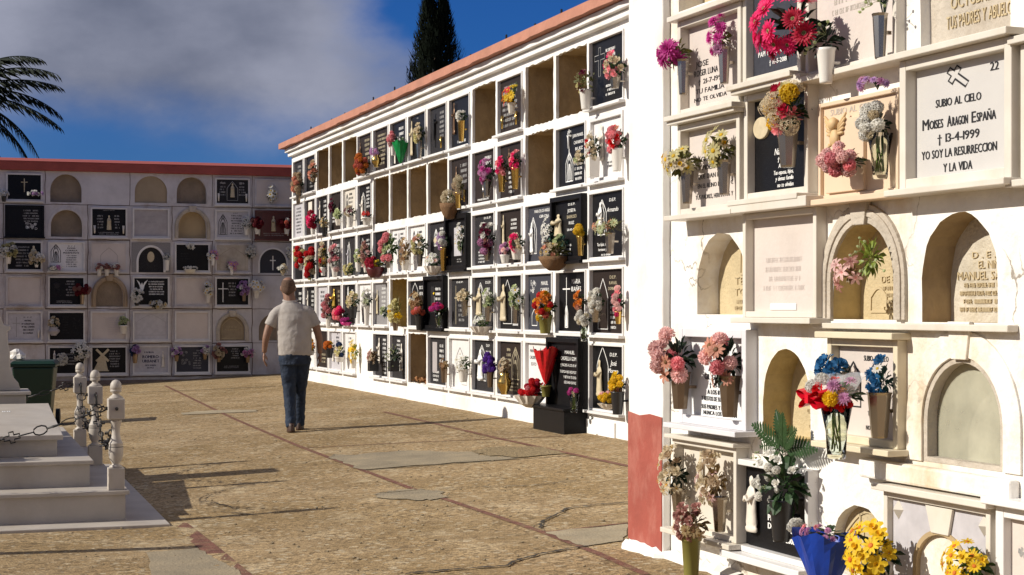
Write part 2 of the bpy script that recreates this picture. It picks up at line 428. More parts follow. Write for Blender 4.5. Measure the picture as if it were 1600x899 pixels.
def leaves(kind):
    """unit cluster of greenery"""
    if kind in LV: return LV[kind]
    rnd=random.Random(sum(map(ord,kind))*3); m=MB()
    def leaf(M,L,W,curl=.8,nt=3):
        vs,fs=petal_grid(L,W,.25,curl,nt,.06,.12); m.add([M@Vector(p) for p in vs],fs)
    if kind=='leafy':
        for i in range(60):
            d=Vector((rnd.uniform(-1,1),rnd.uniform(-.8,.8),rnd.uniform(-.9,.9))); d.normalize()
            M=Matrix.Translation(d*rnd.uniform(.12,.5))@d.to_track_quat('X','Z').to_matrix().to_4x4()@Matrix.Rotation(rnd.uniform(-1,1),4,'X')
            leaf(M,rnd.uniform(.4,.62),rnd.uniform(.17,.27))
    elif kind=='ivy':
        for i in range(75):
            d=Vector((rnd.uniform(-1,1),rnd.uniform(-1,1),rnd.uniform(-1,1))); d.normalize()
            M=Matrix.Translation(d*rnd.uniform(.3,.85))@d.to_track_quat('X','Z').to_matrix().to_4x4()@Matrix.Rotation(rnd.uniform(-2,2),4,'X')
            leaf(M,rnd.uniform(.2,.3),rnd.uniform(.14,.24),.5,2)
    elif kind=='spiky':
        for i in range(80):
            d=Vector((rnd.uniform(-1,1),rnd.uniform(-.8,.8),rnd.uniform(-.3,1))); d.normalize()
            M=Matrix.Translation(d*.1)@d.to_track_quat('X','Z').to_matrix().to_4x4()
            leaf(M,rnd.uniform(.7,1.1),.055,.5,3)
    elif kind=='fern':
        for i in range(6):
            a=-1.15+2.3*i/5+rnd.uniform(-.1,.1); yy=rnd.uniform(-.45,.25)
            pts=[]
            for k in range(13):
                t=k/12; pts.append(Vector((math.sin(a)*t*1.0+math.sin(a)*.25*t*t, yy*t, math.cos(a)*t-.35*t*t*abs(math.sin(a)))))
            m.tube(pts,.012,4)
            for k in range(2,13):
                t=k/12; p=pts[k]; T=(pts[k]-pts[k-1]).normalized(); side=T.cross(Vector((0,1,0))).normalized()
                L=.27*math.sin(math.pi*min(1,t*.85+.12))+.03
                for s_ in(-1,1):
                    q=(side*s_+T*.55).normalized(); w=T*.036
                    m.add([p-w,p+q*L*.6-w*1.1,p+q*L,p+q*L*.6+w*1.1,p+w],[(0,1,2,3,4)])
    elif kind=='thin':
        for i in range(26):
            d=Vector((rnd.uniform(-.7,.7),rnd.uniform(-.6,.6),1)); d.normalize(); L=rnd.uniform(.5,1)
            m.tube([(0,0,-.6),d*L*.5,d*L],.014,4)
            for j in range(4):
                M=Matrix.Translation(d*L*(.25+.2*j))@Vector((rnd.uniform(-1,1),rnd.uniform(-1,1),.4)).to_track_quat('X','Z').to_matrix().to_4x4()
                leaf(M,.2,.06,.5,2)
    LV[kind]=m; return m
MESHC={}
def flower_mesh(kind,col,cen):
    k=('f',kind,col,cen)
    if k not in MESHC:
        ms=[petal(col)]
        if kind in('gerbera','daisy','narcissus','lily'): ms.append(petal(cen or 'yellow'))
        if kind=='gerbera': ms=[petal(col),petal('paleyellow'),green('olive')]
        MESHC[k]=flower(kind).mesh('flower',ms)
    return MESHC[k]
def leaf_mesh(kind,col):
    k=('l',kind,col)
    if k not in MESHC: MESHC[k]=leaves(kind).mesh('leaves',green(col))
    return MESHC[k]
# ------------------------------------------------------------------ vases
def vase_mesh(kind,r,h):
    m=MB(); sm=True; mt=None
    if kind in('steel','brass','dull','white','black','beige'):
        mt={'steel':chrome,'brass':brass,'dull':dull_bronze,'white':white_plastic,'black':black_plastic,'beige':cream_marble}[kind]
        seg=8 if kind in('steel','dull','beige') else 16; sm=seg>8
        m.lathe([(r*.62,0),(r*.66,.008),(r*.95,h-.012),(r*1.06,h),(r*.9,h),(r*.8,h*.75),(0.001,h*.72)],seg)
        m.box(-r*.3,r*.3,r*.55,r*1.5,h*.55,h*.63)
    elif kind in('goldurn','greyurn','pot','olive','maroon','magenta'):
        mt={'goldurn':brass,'greyurn':mid_stone,'pot':white_plastic,'olive':olive_plastic,'maroon':maroon_pot,'magenta':magenta_pot}[kind]
        if kind in('goldurn','greyurn'): prof=[(r*.5,0),(r*.45,h*.06),(r*.95,h*.4),(r*1.0,h*.62),(r*.6,h*.84),(r*.8,h),(r*.65,h),(r*.4,h*.8),(.001,h*.7)]
        elif kind in('magenta','maroon'): prof=[(r*.55,0),(r*.9,h*.3),(r*1.1,h*.7),(r*1.15,h),(r*1.0,h),(r*.8,h*.7),(.001,h*.6)]
        else: prof=[(r*.7,0),(r*.72,h*.02),(r*.98,h*.86),(r*1.1,h*.87),(r*1.1,h),(r*.95,h),(r*.8,h*.7),(.001,h*.65)]
        m.lathe(prof,18)
    elif kind=='shell':
        mt=bone; m.lathe([(r*.3,0),(r*.7,h*.3),(r*1.0,h*.8),(r*1.1,h),(r*.95,h*.95),(r*.7,h*.6),(.001,h*.5)],36,mod=lambda a,z:1+.09*math.cos(12*a)*min(1,z/h*1.5)); sm=False
    elif kind=='basket':
        mt=wicker; m.lathe([(r*.35,0),(r*.7,h*.25),(r*1.0,h*.7),(r*1.08,h),(r*.95,h),(r*.8,h*.7),(.001,h*.6)],20,mod=lambda a,z:1+.04*math.cos(10*a))
    elif kind=='cube':
        mt=black_plastic; sm=False; m.box(-r,r,-r,r,0,h); m.box(-r*1.06,r*1.06,-r*1.06,r*1.06,h*.93,h*1.0+.004)
    elif kind=='cubew':
        mt=white_plastic; sm=False; m.lathe([(r*.95,0),(r*1.05,h),(r*.85,h),(r*.8,h*.6),(.001,h*.55)],4)
        m.xf(Matrix.Rotation(R(45),4,'Z'))
    elif kind=='glass':
        m.lathe([(r*.55,0),(r*.6,.01),(r*.7,h*.5),(r*1.05,h),(r*.99,h),(r*.64,h*.5),(r*.52,.02),(.001,.02)],18)
        mt=glass
        m.cur=1; rn=random.Random(3)
        for i in range(12):
            a=rn.random()*6.28; b=a+2; m.tube([(r*.35*math.cos(a),r*.35*math.sin(a),.03),(r*.5*math.cos(b),r*.5*math.sin(b),h+.02)],.0035,4)
        return m.mesh('vase',[glass,stem_green],True)
    return m.mesh('vase',mt,sm)
NB=[0]
def bouquet(W,px,py,wpx,hpx,flw,n,label,vase=None,vr=.045,vh=.2,leaf='leafy',lc='deep',off=None,near=True,fs=1.0,cat='flowers',name='flower_bouquet',
            group=None,shape='round',wrap=None,voff=(0,0),lscale=1.0,bow=None,seed=None,tilt=0,dens=None,depth=None):
    """one arrangement hung on or stood against a tomb; flw = list of (kind, colour, centre, weight)"""
    NB[0]+=1; rnd=random.Random(NB[0]*17+5 if seed is None else seed)
    t0=W.uv(px,py,.15)[2]; rx=wpx/2*t0/F; rzz=hpx/2*t0/F; ry=min(rx,depth or rx)*.8
    if off is None: off=ry*.75+.05
    U,Z,t=W.uv(px,py,off)
    x,y,_=W.w(U,off,0)
    zb=Z-rzz*.55-(vh if vase else 0)
    root=thing(name,label,cat,(x,y,zb),W.rz,group)
    cz=Z-zb
    if vase:
        o=link('vase',vase_mesh(vase,vr,vh),root,(voff[0],voff[1],voff[1]*0))
    rr=min(rx,rzz)
    # greenery
    lm=leaf_mesh(leaf,lc)
    if near:
        o=link('leaves',lm,root); o.matrix_local=Matrix.Translation((0,.02,cz-(rzz*.12 if leaf!='fern' else rzz*.0)))@Matrix.Diagonal((rx*1.0*lscale,ry*.95*lscale,rzz*1.0*lscale,1))
    # flowers
    if shape=='dome': zlo,zhi=-.15,1.0
    else: zlo,zhi=-.85,1.0
    ga=2.39996; pts=[]
    M_=n*3
    n=int(n*1.25+.5) if n>3 else n
    fr=fs*math.sqrt(rx*rzz/ max(1,n))*1.30
    fr=min(fr,rr*.72)
    tries=0
    while len(pts)<n and tries<n*60:
        tries+=1
        a=rnd.uniform(-1,1); b=rnd.uniform(zlo,zhi)
        if a*a+b*b>1: continue
        dpt=-math.sqrt(max(0,1-a*a-b*b)); 
        if rnd.random()<.18: dpt=rnd.uniform(-.2,.25)
        p=Vector((a*(rx-fr*.55),dpt*(ry-fr*.3),b*(rzz-fr*.55)))
        md=fr*1.15*(1-.5*tries/(n*60))
        if any((p-q).length<md for q,_ in pts): continue
        d=Vector((a*.8, dpt*1.0-.25, b*.7+.25)); pts.append((p,d))
    tot=sum(f[3] for f in flw); merged={}
    keys=[]
    for i,(p,d) in enumerate(pts):
        r_=rnd.random()*tot; k=0
        while r_>flw[k][3] and k<len(flw)-1: r_-=flw[k][3]; k+=1
        kd,cc,cen=flw[k][:3]; sz=fr*rnd.uniform(.82,1.15)*(flw[k][4] if len(flw[k])>4 else 1)
        M=Matrix.Translation(p+Vector((0,0,cz)))@frame_to(d+Vector((rnd.uniform(-.3,.3),rnd.uniform(-.3,.1),rnd.uniform(-.3,.3))),rnd.random()*6.28)@Matrix.Scale(sz,4)
        if near: link('flower',flower_mesh(kd,cc,cen),root,M=M)
        else: merged.setdefault((kd,cc,cen),[]).append(M)
    if not near:
        mb=MB(); mats=[]
        for (kd,cc,cen),Ms in merged.items():
            base=len(mats); me=flower_mesh(kd,cc,cen); mats += list(me.materials)
            fm=flower(kd)
            for M in Ms: mb.merge(fm,M,[q+base for q in fm.m])
        mb.build('blossoms',mats,root)
        o=link('leaves',lm,root); o.matrix_local=Matrix.Translation((0,.02,cz-rzz*.1))@Matrix.Diagonal((rx*lscale,ry*.95*lscale,rzz*lscale,1))
    if wrap:
        col,wz,wr=wrap[0],wrap[1],wrap[2]      # paper cone: material, height, top radius
        mb=MB(); seg=28; prof=[]
        rn=random.Random(NB[0]); ph=[rn.uniform(0,6.28) for _ in range(4)]
        for j in range(9):
            t=j/8
            for k in range(seg):
                a=2*math.pi*k/seg; rad=(.018+(wr-.018)*t**.85)*(1+.07*t*math.sin(4*a+ph[0])+.05*t*math.sin(9*a+ph[1]+2*t)+.03*math.sin(17*a+5*t))
                mb.v.append((rad*math.cos(a),rad*.8*math.sin(a),wz*t*(1+.06*t*math.sin(3*a+ph[2])+.03*t*math.sin(7*a+ph[3]))))
        for j in range(8):
            for k in range(seg):
                l=(k+1)%seg; mb.f.append((j*seg+k,j*seg+l,(j+1)*seg+l,(j+1)*seg+k)); mb.m.append(0)
        zz=wrap[3] if len(wrap)>3 else cz-wz
        mb.build('paper_wrap',col,root,loc=(0,0,zz),smooth=False)
    if bow:
        mb=MB()
        for s_ in(-1,1):
            for q,(L,w,dz) in enumerate(((.095,.06,.03),(.08,.055,-.035))):
                vs=[]
                for i in range(9):
                    a=math.pi*2*i/8; xx=s_*L*(.5-.5*math.cos(a)); zz=dz*(.5-.5*math.cos(a))+math.sin(a)*.018
                    vs += [(xx,-w*.5,zz),(xx,w*.5,zz+.012)]
                mb.add(vs,[(2*i,2*i+1,2*i+3,2*i+2) for i in range(8)])
        mb.box(-.014,.014,-.035,.03,-.018,.02)
        mb.build('bow',bow[0],root,loc=bow[1])
    return root
# ------------------------------------------------------------------ carved or cast figures for plaques
def fig_statue(mb,x,y,z,h,w=None,kind='virgin'):
    w=(w or h*.28)*.72
    prof=[(.42,0),(.50,.03),(.52,.08),(.44,.10),(.46,.16),(.40,.35),(.38,.5),(.42,.62),(.40,.70),(.27,.78),(.13,.82),(.16,.87),(.19,.92),(.15,.97),(.03,1.0)]
    mb.lathe([(r*w,t*h) for r,t in prof],18,x,y,z,1,.34,mod=lambda a,q:1+(.10*math.cos(9*a) if .1*h<q<.6*h else (.03*math.cos(5*a))))
    mb.tube([(x-w*.35,y,z+h*.66),(x-w*.12,y-w*.34,z+h*.56),(x,y-w*.36,z+h*.64)],w*.09,6)
    mb.tube([(x+w*.35,y,z+h*.66),(x+w*.12,y-w*.34,z+h*.56),(x,y-w*.36,z+h*.64)],w*.09,6)
def fig_christ(mb,x,y,z,h,lw=.03):
    w=h*lw
    mb.box(x-w,x+w,y-w*.4,y,z,z+h); mb.box(x-h*.24,x+h*.24,y-w*.35,y-.0004,z+h*.70,z+h*.70+2*w)
    mb.tube([(x,y-w*1.6,z+h*.84),(x,y-w*1.6,z+h*.76)],[w*1.1,w*.9],6)
    mb.tube([(x,y-w*1.5,z+h*.74),(x+w*.4,y-w*1.5,z+h*.5),(x-w*.2,y-w*1.5,z+h*.22)],[w*1.7,w*1.3,w*.6],6)
    for s_ in(-1,1): mb.tube([(x,y-w*1.3,z+h*.72),(x+s_*h*.21,y-w,z+h*.76)],[w*.7,w*.45],5)
def eng_arch(mb,x,y,z,w,h,lw,point=True):
    pts=[(x-w/2,z),(x-w/2,z+h*.62)]
    for i in range(1,8):
        t=i/8; pts.append((x-w/2+w/2*t, z+h*.62+h*.38*(math.sin(t*math.pi/2) if not point else t**.8)))
    pts.append((x,z+h)); pts += [(2*x-a,b) for a,b in reversed(pts[:-1])]
    mb.ribbon(pts,lw,y,True)
def eng_virgin(mb,x,y,z,w,h,lw):
    eng_arch(mb,x,y,z,w,h,lw)
    k=[(0,.0),(-.30,.02),(-.32,.2),(-.22,.45),(-.26,.62),(-.14,.76),(-.13,.86),(0,.93)]
    pts=[(x+a*w,z+b*h) for a,b in k]; pts += [(2*x-a,b) for a,b in reversed(pts[1:-1])]
    mb.ribbon(pts,lw*1.1,y-.0004,True)
    for dx in(-.14,-.05,.05,.14): mb.ribbon([(x+dx*w*1.2,z+.05*h),(x+dx*w,z+.35*h),(x+dx*.5*w,z+.6*h)],lw*.8,y-.0004)
    mb.ribbon([(x-.06*w,z+.78*h),(x,z+.72*h),(x+.06*w,z+.78*h),(x,z+.86*h)],lw,y-.0004,True)
def eng_cross(mb,x,y,z,w,h,lw,outline=False):
    if not outline:
        mb.ribbon([(x,z),(x,z+h)],lw,y); mb.ribbon([(x-w/2,z+h*.68),(x+w/2,z+h*.68)],lw,y-.0006)
    else:
        a=lw*2.2; zt=z+h*.66
        mb.ribbon([(x-a,z),(x+a,z),(x+a,zt-a),(x+w/2,zt-a),(x+w/2,zt+a),(x+a,zt+a),(x+a,z+h),(x-a,z+h),(x-a,zt+a),(x-w/2,zt+a),(x-w/2,zt-a),(x-a,zt-a)],lw*.6,y,True)
def arch_pts(x0,x1,z0,zs,zt,n=14,jit=0,rnd=None):
    """outline from bottom left, over the arch, to bottom right, counter-clockwise"""
    cx=(x0+x1)/2; rx=(x1-x0)/2; pts=[(x0,z0),(x1,z0),(x1,(z0+zs)/2)]
    for i in range(n+1):
        a=math.pi*i/n; j=1+(rnd.uniform(-jit,jit) if rnd else 0)
        pts.append((cx+rx*j*math.cos(a),zs+(zt-zs)*j*math.sin(a)))
    pts.append((x0,(z0+zs)/2)); return pts
def rect_pts(x0,x1,z0,z1,nx=1,nz=1,jit=0,rnd=None):
    pts=[]
    for i in range(nx): pts.append((x0+(x1-x0)*i/nx,z0))
    for i in range(nz): pts.append((x1,z0+(z1-z0)*i/nz))
    for i in range(nx): pts.append((x1-(x1-x0)*i/nx,z1))
    for i in range(nz): pts.append((x0,z1-(z1-z0)*i/nz))
    if jit: pts=[(a+rnd.uniform(-jit,jit)*.8,b+rnd.uniform(-jit,jit)) for a,b in pts]
    return pts
def isect(cx,cz,a,poly):
    dx,dz=math.cos(a),math.sin(a); best=None; n=len(poly)
    for i in range(n):
        x1,z1=poly[i]; x2,z2=poly[(i+1)%n]; ex,ez=x2-x1,z2-z1
        den=dx*ez-dz*ex
        if abs(den)<1e-12: continue
        t=((x1-cx)*ez-(z1-cz)*ex)/den; s_=((x1-cx)*dz-(z1-cz)*dx)/den
        if t>0 and -1e-6<=s_<=1+1e-6 and (best is None or t>best): best=t
    return (cx+dx*best,cz+dz*best)
def cell(mb,x0,x1,z0,z1,hole=None,depth=.1,y=0,mi=0,rmi=None):
    """one wall cell; hole = outline cut into it, with its reveal going back by depth"""
    rect=[(x0,z0),(x1,z0),(x1,z1),(x0,z1)]
    if hole is None:
        mb.add([(a,y,b) for a,b in rect],[(0,1,2,3)],mi); return
    cx=sum(p[0] for p in hole)/len(hole); zs=[p[1] for p in hole]; cz=(min(zs)+max(zs))/2
    angs=sorted([math.atan2(b-cz,a-cx) for a,b in hole+rect]); aa=[]
    for a in angs:
        if not aa or a-aa[-1]>1e-5: aa.append(a)
    O=[isect(cx,cz,a,rect) for a in aa]; I=[isect(cx,cz,a,hole) for a in aa]; n=len(aa)
    v=[(a,y,b) for a,b in O]+[(a,y,b) for a,b in I]+[(a,y+depth,b) for a,b in I]
    f=[];m=[]
    for i in range(n):
        j=(i+1)%n; f.append((i,j,j+n,i+n)); m.append(mi); f.append((i+n,j+n,j+2*n,i+2*n)); m.append(mi if rmi is None else rmi)
    mb.add(v,f,m)
def local(W): return thing
# ------------------------------------------------------------------ a plaque closing one niche
def plaque(W,U0,U1,Z0,Z1,slab,frame,label,off=.0,rec=.03,fw=.04,sill=.06,hood=0,feats=(),name='niche_plaque',cat='niche plaque',group=None,bev=.003,
           sill_ext=.03,thick=.05,seed=0,slab_margin=0,frame_back=0,sill_t=.028,hood_t=.03,side=True):
    """off: how far the frame face stands out of the wall, rec: slab set back from the frame face"""
    rnd=random.Random(seed+int(abs(U0)*977+Z0*131)); x,y,_=W.w((U0+U1)/2,0,0)
    root=thing(name,label,cat,(x,y,Z0),W.rz,group)
    w=(U1-U0)/2; h=Z1-Z0; yf=-off; ys=-off+rec
    m=MB(); m.box(-w+fw*.6,w-fw*.6,ys,ys+thick,fw*.6,h-fw*.6); m.build('slab',slab,root,bevel=0)
    if frame is not None:
        m=MB(); yb=ys+thick
        m.box(-w,-w+fw,yf,yb,0,h); m.box(w-fw,w,yf,yb,0,h); m.box(-w+fw,w-fw,yf+.001,yb,h-fw,h); m.box(-w+fw,w-fw,yf+.001,yb,0,fw)
        m.build('frame',frame,root,bevel=bev)
    if sill: 
        m=MB(); m.box(-w-sill_ext,w+sill_ext,yf-sill,ys+.02,-sill_t,-.0006); m.build('sill',frame or marble,root,bevel=bev)
    if hood:
        m=MB(); m.box(-w-sill_ext,w+sill_ext,yf-hood,ys+.02,h+.0006,h+hood_t); m.build('hood',frame or marble,root,bevel=bev)
    occ=1.0 if W is C else max(.6,1-rec*abs((U0+U1)/2)/(4.25 if W is A else 6.41)/(2*w-2*fw))
    X=lambda a:-w+fw+(2*w-2*fw)*a*occ; Zz=lambda a:fw+(h-2*fw)*a; sw=2*w-2*fw; sh=h-2*fw
    y0=ys-.0015
    let={}; 
    for ft in feats:
        k=ft[0]; mt=ft[1]
        key=(mt.name,'lettering' if k in('text','scr') else 'engraving')
        if k=='text':
            _,_,s,a,b,zc,hh=ft[:7]; mb=let.setdefault(key,(MB(),mt))[0]; put_text(mb,s,X(a),X(b),Zz(zc),hh*sh,y0,weight=(ft[7]*sh if len(ft)>7 else 0)+(.0035 if W is C else .0022),slant=(ft[8] if len(ft)>8 else 0))
        elif k=='scr':
            _,_,a,b,c,d,n=ft[:7]; mb=let.setdefault(key,(MB(),mt))[0]; scribble(mb,X(a),X(b),Zz(c),Zz(d),n,y0,rnd,ft[7] if len(ft)>7 else .25)
        elif k=='virgin': _,_,a,b,ww,hh=ft; mb=let.setdefault(key,(MB(),mt))[0]; eng_virgin(mb,X(a),y0,Zz(b),ww*sw,hh*sh,.011)
        elif k=='arch': _,_,a,b,ww,hh=ft; mb=let.setdefault(key,(MB(),mt))[0]; eng_arch(mb,X(a),y0,Zz(b),ww*sw,hh*sh,.010)
        elif k=='cross': _,_,a,b,ww,hh=ft; mb=let.setdefault(key,(MB(),mt))[0]; eng_cross(mb,X(a),y0,Zz(b),ww*sw,hh*sh,.014)
        elif k=='crosso':_,_,a,b,ww,hh=ft; mb=let.setdefault(key,(MB(),mt))[0]; eng_cross(mb,X(a),y0,Zz(b),ww*sw,hh*sh,.012,True)
        elif k=='squig':
            _,_,a,b,ww,hh=ft; mb=let.setdefault(key,(MB(),mt))[0]
            for i in range(16):
                cx_,cz_=X(a)+rnd.uniform(-.5,.5)*ww*sw*.8,Zz(b)+rnd.uniform(0,1)*hh*sh; rr=.02*rnd.uniform(.6,1.2)*(ww*sw/.25)
                mb.ribbon([(cx_+rr*math.cos(q*1.05)*(1+.3*math.cos(q*3)),cz_+rr*math.sin(q*1.05)) for q in range(6)],.005,y0-.0003*(i%3),True)
        elif k=='statue': _,_,a,b,hh=ft[:5]; q=MB(); fig_statue(q,X(a),ys-.02,Zz(b),hh*sh,(ft[5]*sw if len(ft)>5 else None)); q.build('figure',mt,root,smooth=True)
        elif k=='christ': _,_,a,b,hh=ft[:5]; q=MB(); fig_christ(q,X(a),ys-.002,Zz(b),hh*sh); q.build('figure',mt,root,smooth=False)
        elif k=='oval': _,_,a,b,ww,hh=ft; q=MB(); pts=[(X(a)+ww*sw/2*math.cos(i*math.pi/12),Zz(b)+hh*sh/2*math.sin(i*math.pi/12)) for i in range(24)]; q.prism(pts,ys-.014,ys+.01); q.build('medallion',mt,root,bevel=.004)
        elif k=='panel': _,_,a,b,c,d,th=ft; q=MB(); q.box(X(a),X(b),ys-th,ys+.01,Zz(c),Zz(d)); q.build('inner_panel',mt,root,bevel=bev)
        elif k=='vases':
            for a in ft[2]:
                q=MB(); q.lathe([(.012,0),(.022,.15),(.016,.15),(.01,.1)],8,X(a),ys-.03,Zz(.08)); q.build('vase',mt,root,smooth=True)
    for (mn,nm),(mb,mt) in let.items():
        if mb.f: mb.build(nm,mt,root)
    root['_yf']=0
    del root['_yf']
    return root
# ================================================================== SETTING: ground
ORD=['first','second','third','fourth','fifth','sixth','seventh','eighth','ninth','tenth','eleventh','twelfth','thirteenth','fourteenth','fifteenth','sixteenth']
def ground_mat():
    m=bpy.data.materials.new('aggregate_concrete'); m.use_nodes=True; nt=m.node_tree; N=nt.nodes; L=nt.links; b=N['Principled BSDF']
    b.inputs['Roughness'].default_value=.9; b.inputs['Specular IOR Level'].default_value=.25
    g=N.new('ShaderNodeNewGeometry'); pos=g.outputs['Position']
    def noise(sc,det=5,ro=.6,dist=0):
        n=N.new('ShaderNodeTexNoise'); n.inputs['Scale'].default_value=sc; n.inputs['Detail'].default_value=det; n.inputs['Roughness'].default_value=ro; n.inputs['Distortion'].default_value=dist
        L.new(pos,n.inputs['Vector']); return n.outputs['Fac']
    def ramp(src,a,b_,c0=0,c1=1):
        r=N.new('ShaderNodeMapRange'); r.inputs['From Min'].default_value=a; r.inputs['From Max'].default_value=b_; r.inputs['To Min'].default_value=c0; r.inputs['To Max'].default_value=c1
        L.new(src,r.inputs['Value']); return r.outputs[0]
    def mix(f,a,b_,bt='MIX'):
        x=N.new('ShaderNodeMix'); x.data_type='RGBA'; x.blend_type=bt
        if hasattr(f,'links'): L.new(f,x.inputs[0])
        else: x.inputs[0].default_value=f
        for v,i in((a,6),(b_,7)):
            if hasattr(v,'links'): L.new(v,x.inputs[i])
            else: x.inputs[i].default_value=tuple(v)+(1,)
        return x.outputs[2]
    c=mix(ramp(noise(.9,6,.65),.35,.65),(.33,.235,.125),(.245,.17,.087))
    c=mix(ramp(noise(.35,7,.7,.6),.44,.60,0,.85),c,(.215,.145,.065))
    c=mix(ramp(noise(2.1,8,.7,.3),.52,.68,0,.55),c,(.46,.37,.235))
    v=N.new('ShaderNodeTexVoronoi'); v.inputs['Scale'].default_value=58; L.new(pos,v.inputs['Vector'])
    sep=N.new('ShaderNodeSeparateColor'); L.new(v.outputs['Color'],sep.inputs[0])
    peb=ramp(sep.outputs[0],0,1,.45,1.7); pm=N.new('ShaderNodeCombineColor')
    for i in range(3): L.new(peb,pm.inputs[i])
    c=mix(ramp(noise(1.6,4),.35,.6,.35,.9),c,mix(1.0,c,pm.outputs[0],'MULTIPLY'))
    v2=N.new('ShaderNodeTexVoronoi'); v2.inputs['Scale'].default_value=30; L.new(pos,v2.inputs['Vector'])
    s2=N.new('ShaderNodeSeparateColor'); L.new(v2.outputs['Color'],s2.inputs[0])
    c=mix(ramp(noise(4,8,.78,1.2),.57,.70,0,.8),c,(.12,.08,.038))
    c=mix(ramp(s2.outputs[1],.88,.95,0,.6),c,(.10,.065,.03))
    c=mix(ramp(s2.outputs[2],.90,.96,0,.5),c,(.52,.45,.32))
    L.new(c,b.inputs['Base Color'])
    bp=N.new('ShaderNodeBump'); bp.inputs['Strength'].default_value=.5; bp.inputs['Distance'].default_value=.008
    ad=N.new('ShaderNodeMath'); ad.operation='ADD'; L.new(v.outputs['Distance'],ad.inputs[0]); L.new(noise(70,3,.6),ad.inputs[1])
    L.new(ad.outputs[0],bp.inputs['Height']); L.new(bp.outputs[0],b.inputs['Normal'])
    return m
ground_m=ground_mat()
def sheet(xs,ys,lift=0):
    mb=MB()
    for y in ys:
        for x in xs: mb.v.append((x,y,ground_z(x,y)+lift))
    n=len(xs)
    for j in range(len(ys)-1):
        for i in range(n-1): mb.f.append((j*n+i,j*n+i+1,(j+1)*n+i+1,(j+1)*n+i)); mb.m.append(0)
    return mb
xs=[-400,-150,-60,-30]+[-20+.5*i for i in range(0,61)]+[14,30,80,300]
ys=[-200,-60,-20]+[-5+.5*i for i in range(0,83)]+[38,42,60,120,400]
tag(sheet(xs,ys).build('ground',ground_m),'golden brown exposed aggregate concrete paving with patches and cracks',kind='structure')
def gpoly(name,px,m,lift,label,jit=.0,sub=1):
    P=[ground_pt(a,b) for a,b in px]; rnd=random.Random(len(px)*7+int(px[0][0])); pts=[]
    for i in range(len(P)):
        a=P[i];b=P[(i+1)%len(P)]
        for k in range(sub):
            q=a.lerp(b,k/sub); pts.append((q.x+(rnd.uniform(-jit,jit) if k else 0),q.y+(rnd.uniform(-jit*2,jit*2) if k else 0)))
    mb=MB(); n=len(pts); mb.add([(x,y,ground_z(x,y)+lift) for x,y in pts],[tuple(range(n))] )
    # wind so that it faces up
    ar=sum(pts[i][0]*pts[(i+1)%n][1]-pts[(i+1)%n][0]*pts[i][1] for i in range(n))
    if ar<0: mb.f=[tuple(reversed(mb.f[0]))]
    return tag(mb.build(name,m),label,kind='structure')
def gstrip(name,px,w,m,lift,label,jit=0,sub=6,taper=False):
    P=[ground_pt(a,b) for a,b in px]; pts=[]; rnd=random.Random(int(px[0][0]))
    for i in range(len(P)-1):
        for k in range(sub):
            q=P[i].lerp(P[i+1],k/sub); pts.append((q.x+rnd.uniform(-jit,jit),q.y+rnd.uniform(-jit,jit)))
    pts.append((P[-1].x,P[-1].y)); mb=MB(); n=len(pts); v=[]
    for i in range(n):
        a=pts[max(i-1,0)];b=pts[min(i+1,n-1)]; dx,dy=b[0]-a[0],b[1]-a[1]; l=math.hypot(dx,dy) or 1
        ww=w*(rnd.uniform(.3,1.2) if taper else 1)*.5
        for s_ in(-1,1):
            x=pts[i][0]-s_*dy/l*ww; y=pts[i][1]+s_*dx/l*ww; v.append((x,y,ground_z(x,y)+lift))
    mb.add(v,[(2*i,2*i+2,2*i+3,2*i+1) for i in range(n-1)])
    return tag(mb.build(name,m),label,kind='structure')
gstrip('brick_line',[(258,603),(366,655),(470,699),(566,735),(640,763),(706,784),(850,833),(935,866),(1010,899)],.05,red_brick,.004,'thin red brick line running diagonally across the paving')
gstrip('brick_line',[(279,819),(332,862),(352,879),(385,908)],.12,red_brick,.004,'short red brick line running from the corner of the marble tomb')
gstrip('brick_line',[(600,644),(785,687),(982,729)],.06,red_brick,.004,'red brick line parallel to the sunlit niche wall')
gstrip('joint',[(850,833),(982,818)],.03,red_brick,.005,'cross joint in the paving beside the red painted wall base')
gstrip('joint',[(470,701),(640,692),(880,682)],.03,red_brick,.005,'cross joint in the paving behind the grey patch')
gstrip('joint',[(566,736),(812,718),(900,712)],.02,crack_mat,.005,'cross joint in the paving in front of the grey patch',jit=.006)
gstrip('joint',[(200,614),(330,609),(430,604)],.05,crack_mat,.005,'far cross joint in the paving near the shaded wall',jit=.02)
gpoly('cement_patch',[(570,735),(515,718),(520,711),(545,712),(645,705),(735,707),(757,713),(812,717)],grey_patch,.007,'long pale grey cement patch in the paving',.03,9)
gpoly('gravel_patch',[(757,712),(735,706),(780,699),(850,700),(886,710),(812,716)],gravel_patch,.008,'coarse gravel patch beside the grey cement patch',.02,5)
gpoly('cement_patch',[(588,772),(640,766),(680,768),(702,777),(671,783),(592,779)],grey_patch,.007,'small grey cement patch by the brick line',.035,9)
gpoly('cement_patch',[(228,865),(309,858),(340,876),(354,884),(373,892),(395,912),(240,912)],grey_patch,.007,'grey cement patch at the near end of the short brick line',.012,6)
gpoly('cement_patch',[(283,646),(330,642),(400,641),(402,644),(350,646),(285,649)],light_patch,.007,'narrow grey cement patch far behind the balusters',.02,4)
gpoly('cement_patch',[(852,833),(980,820),(974,846),(915,855),(880,845)],light_patch,.006,'light cement patch in front of the red painted wall base',.012,6)
gstrip('crack',[(630,899),(662,896),(720,891),(794,886),(802,879),(840,868),(886,860),(916,855)],.035,crack_mat,.009,'dark crack across the near paving',jit=.012,taper=True,sub=7)
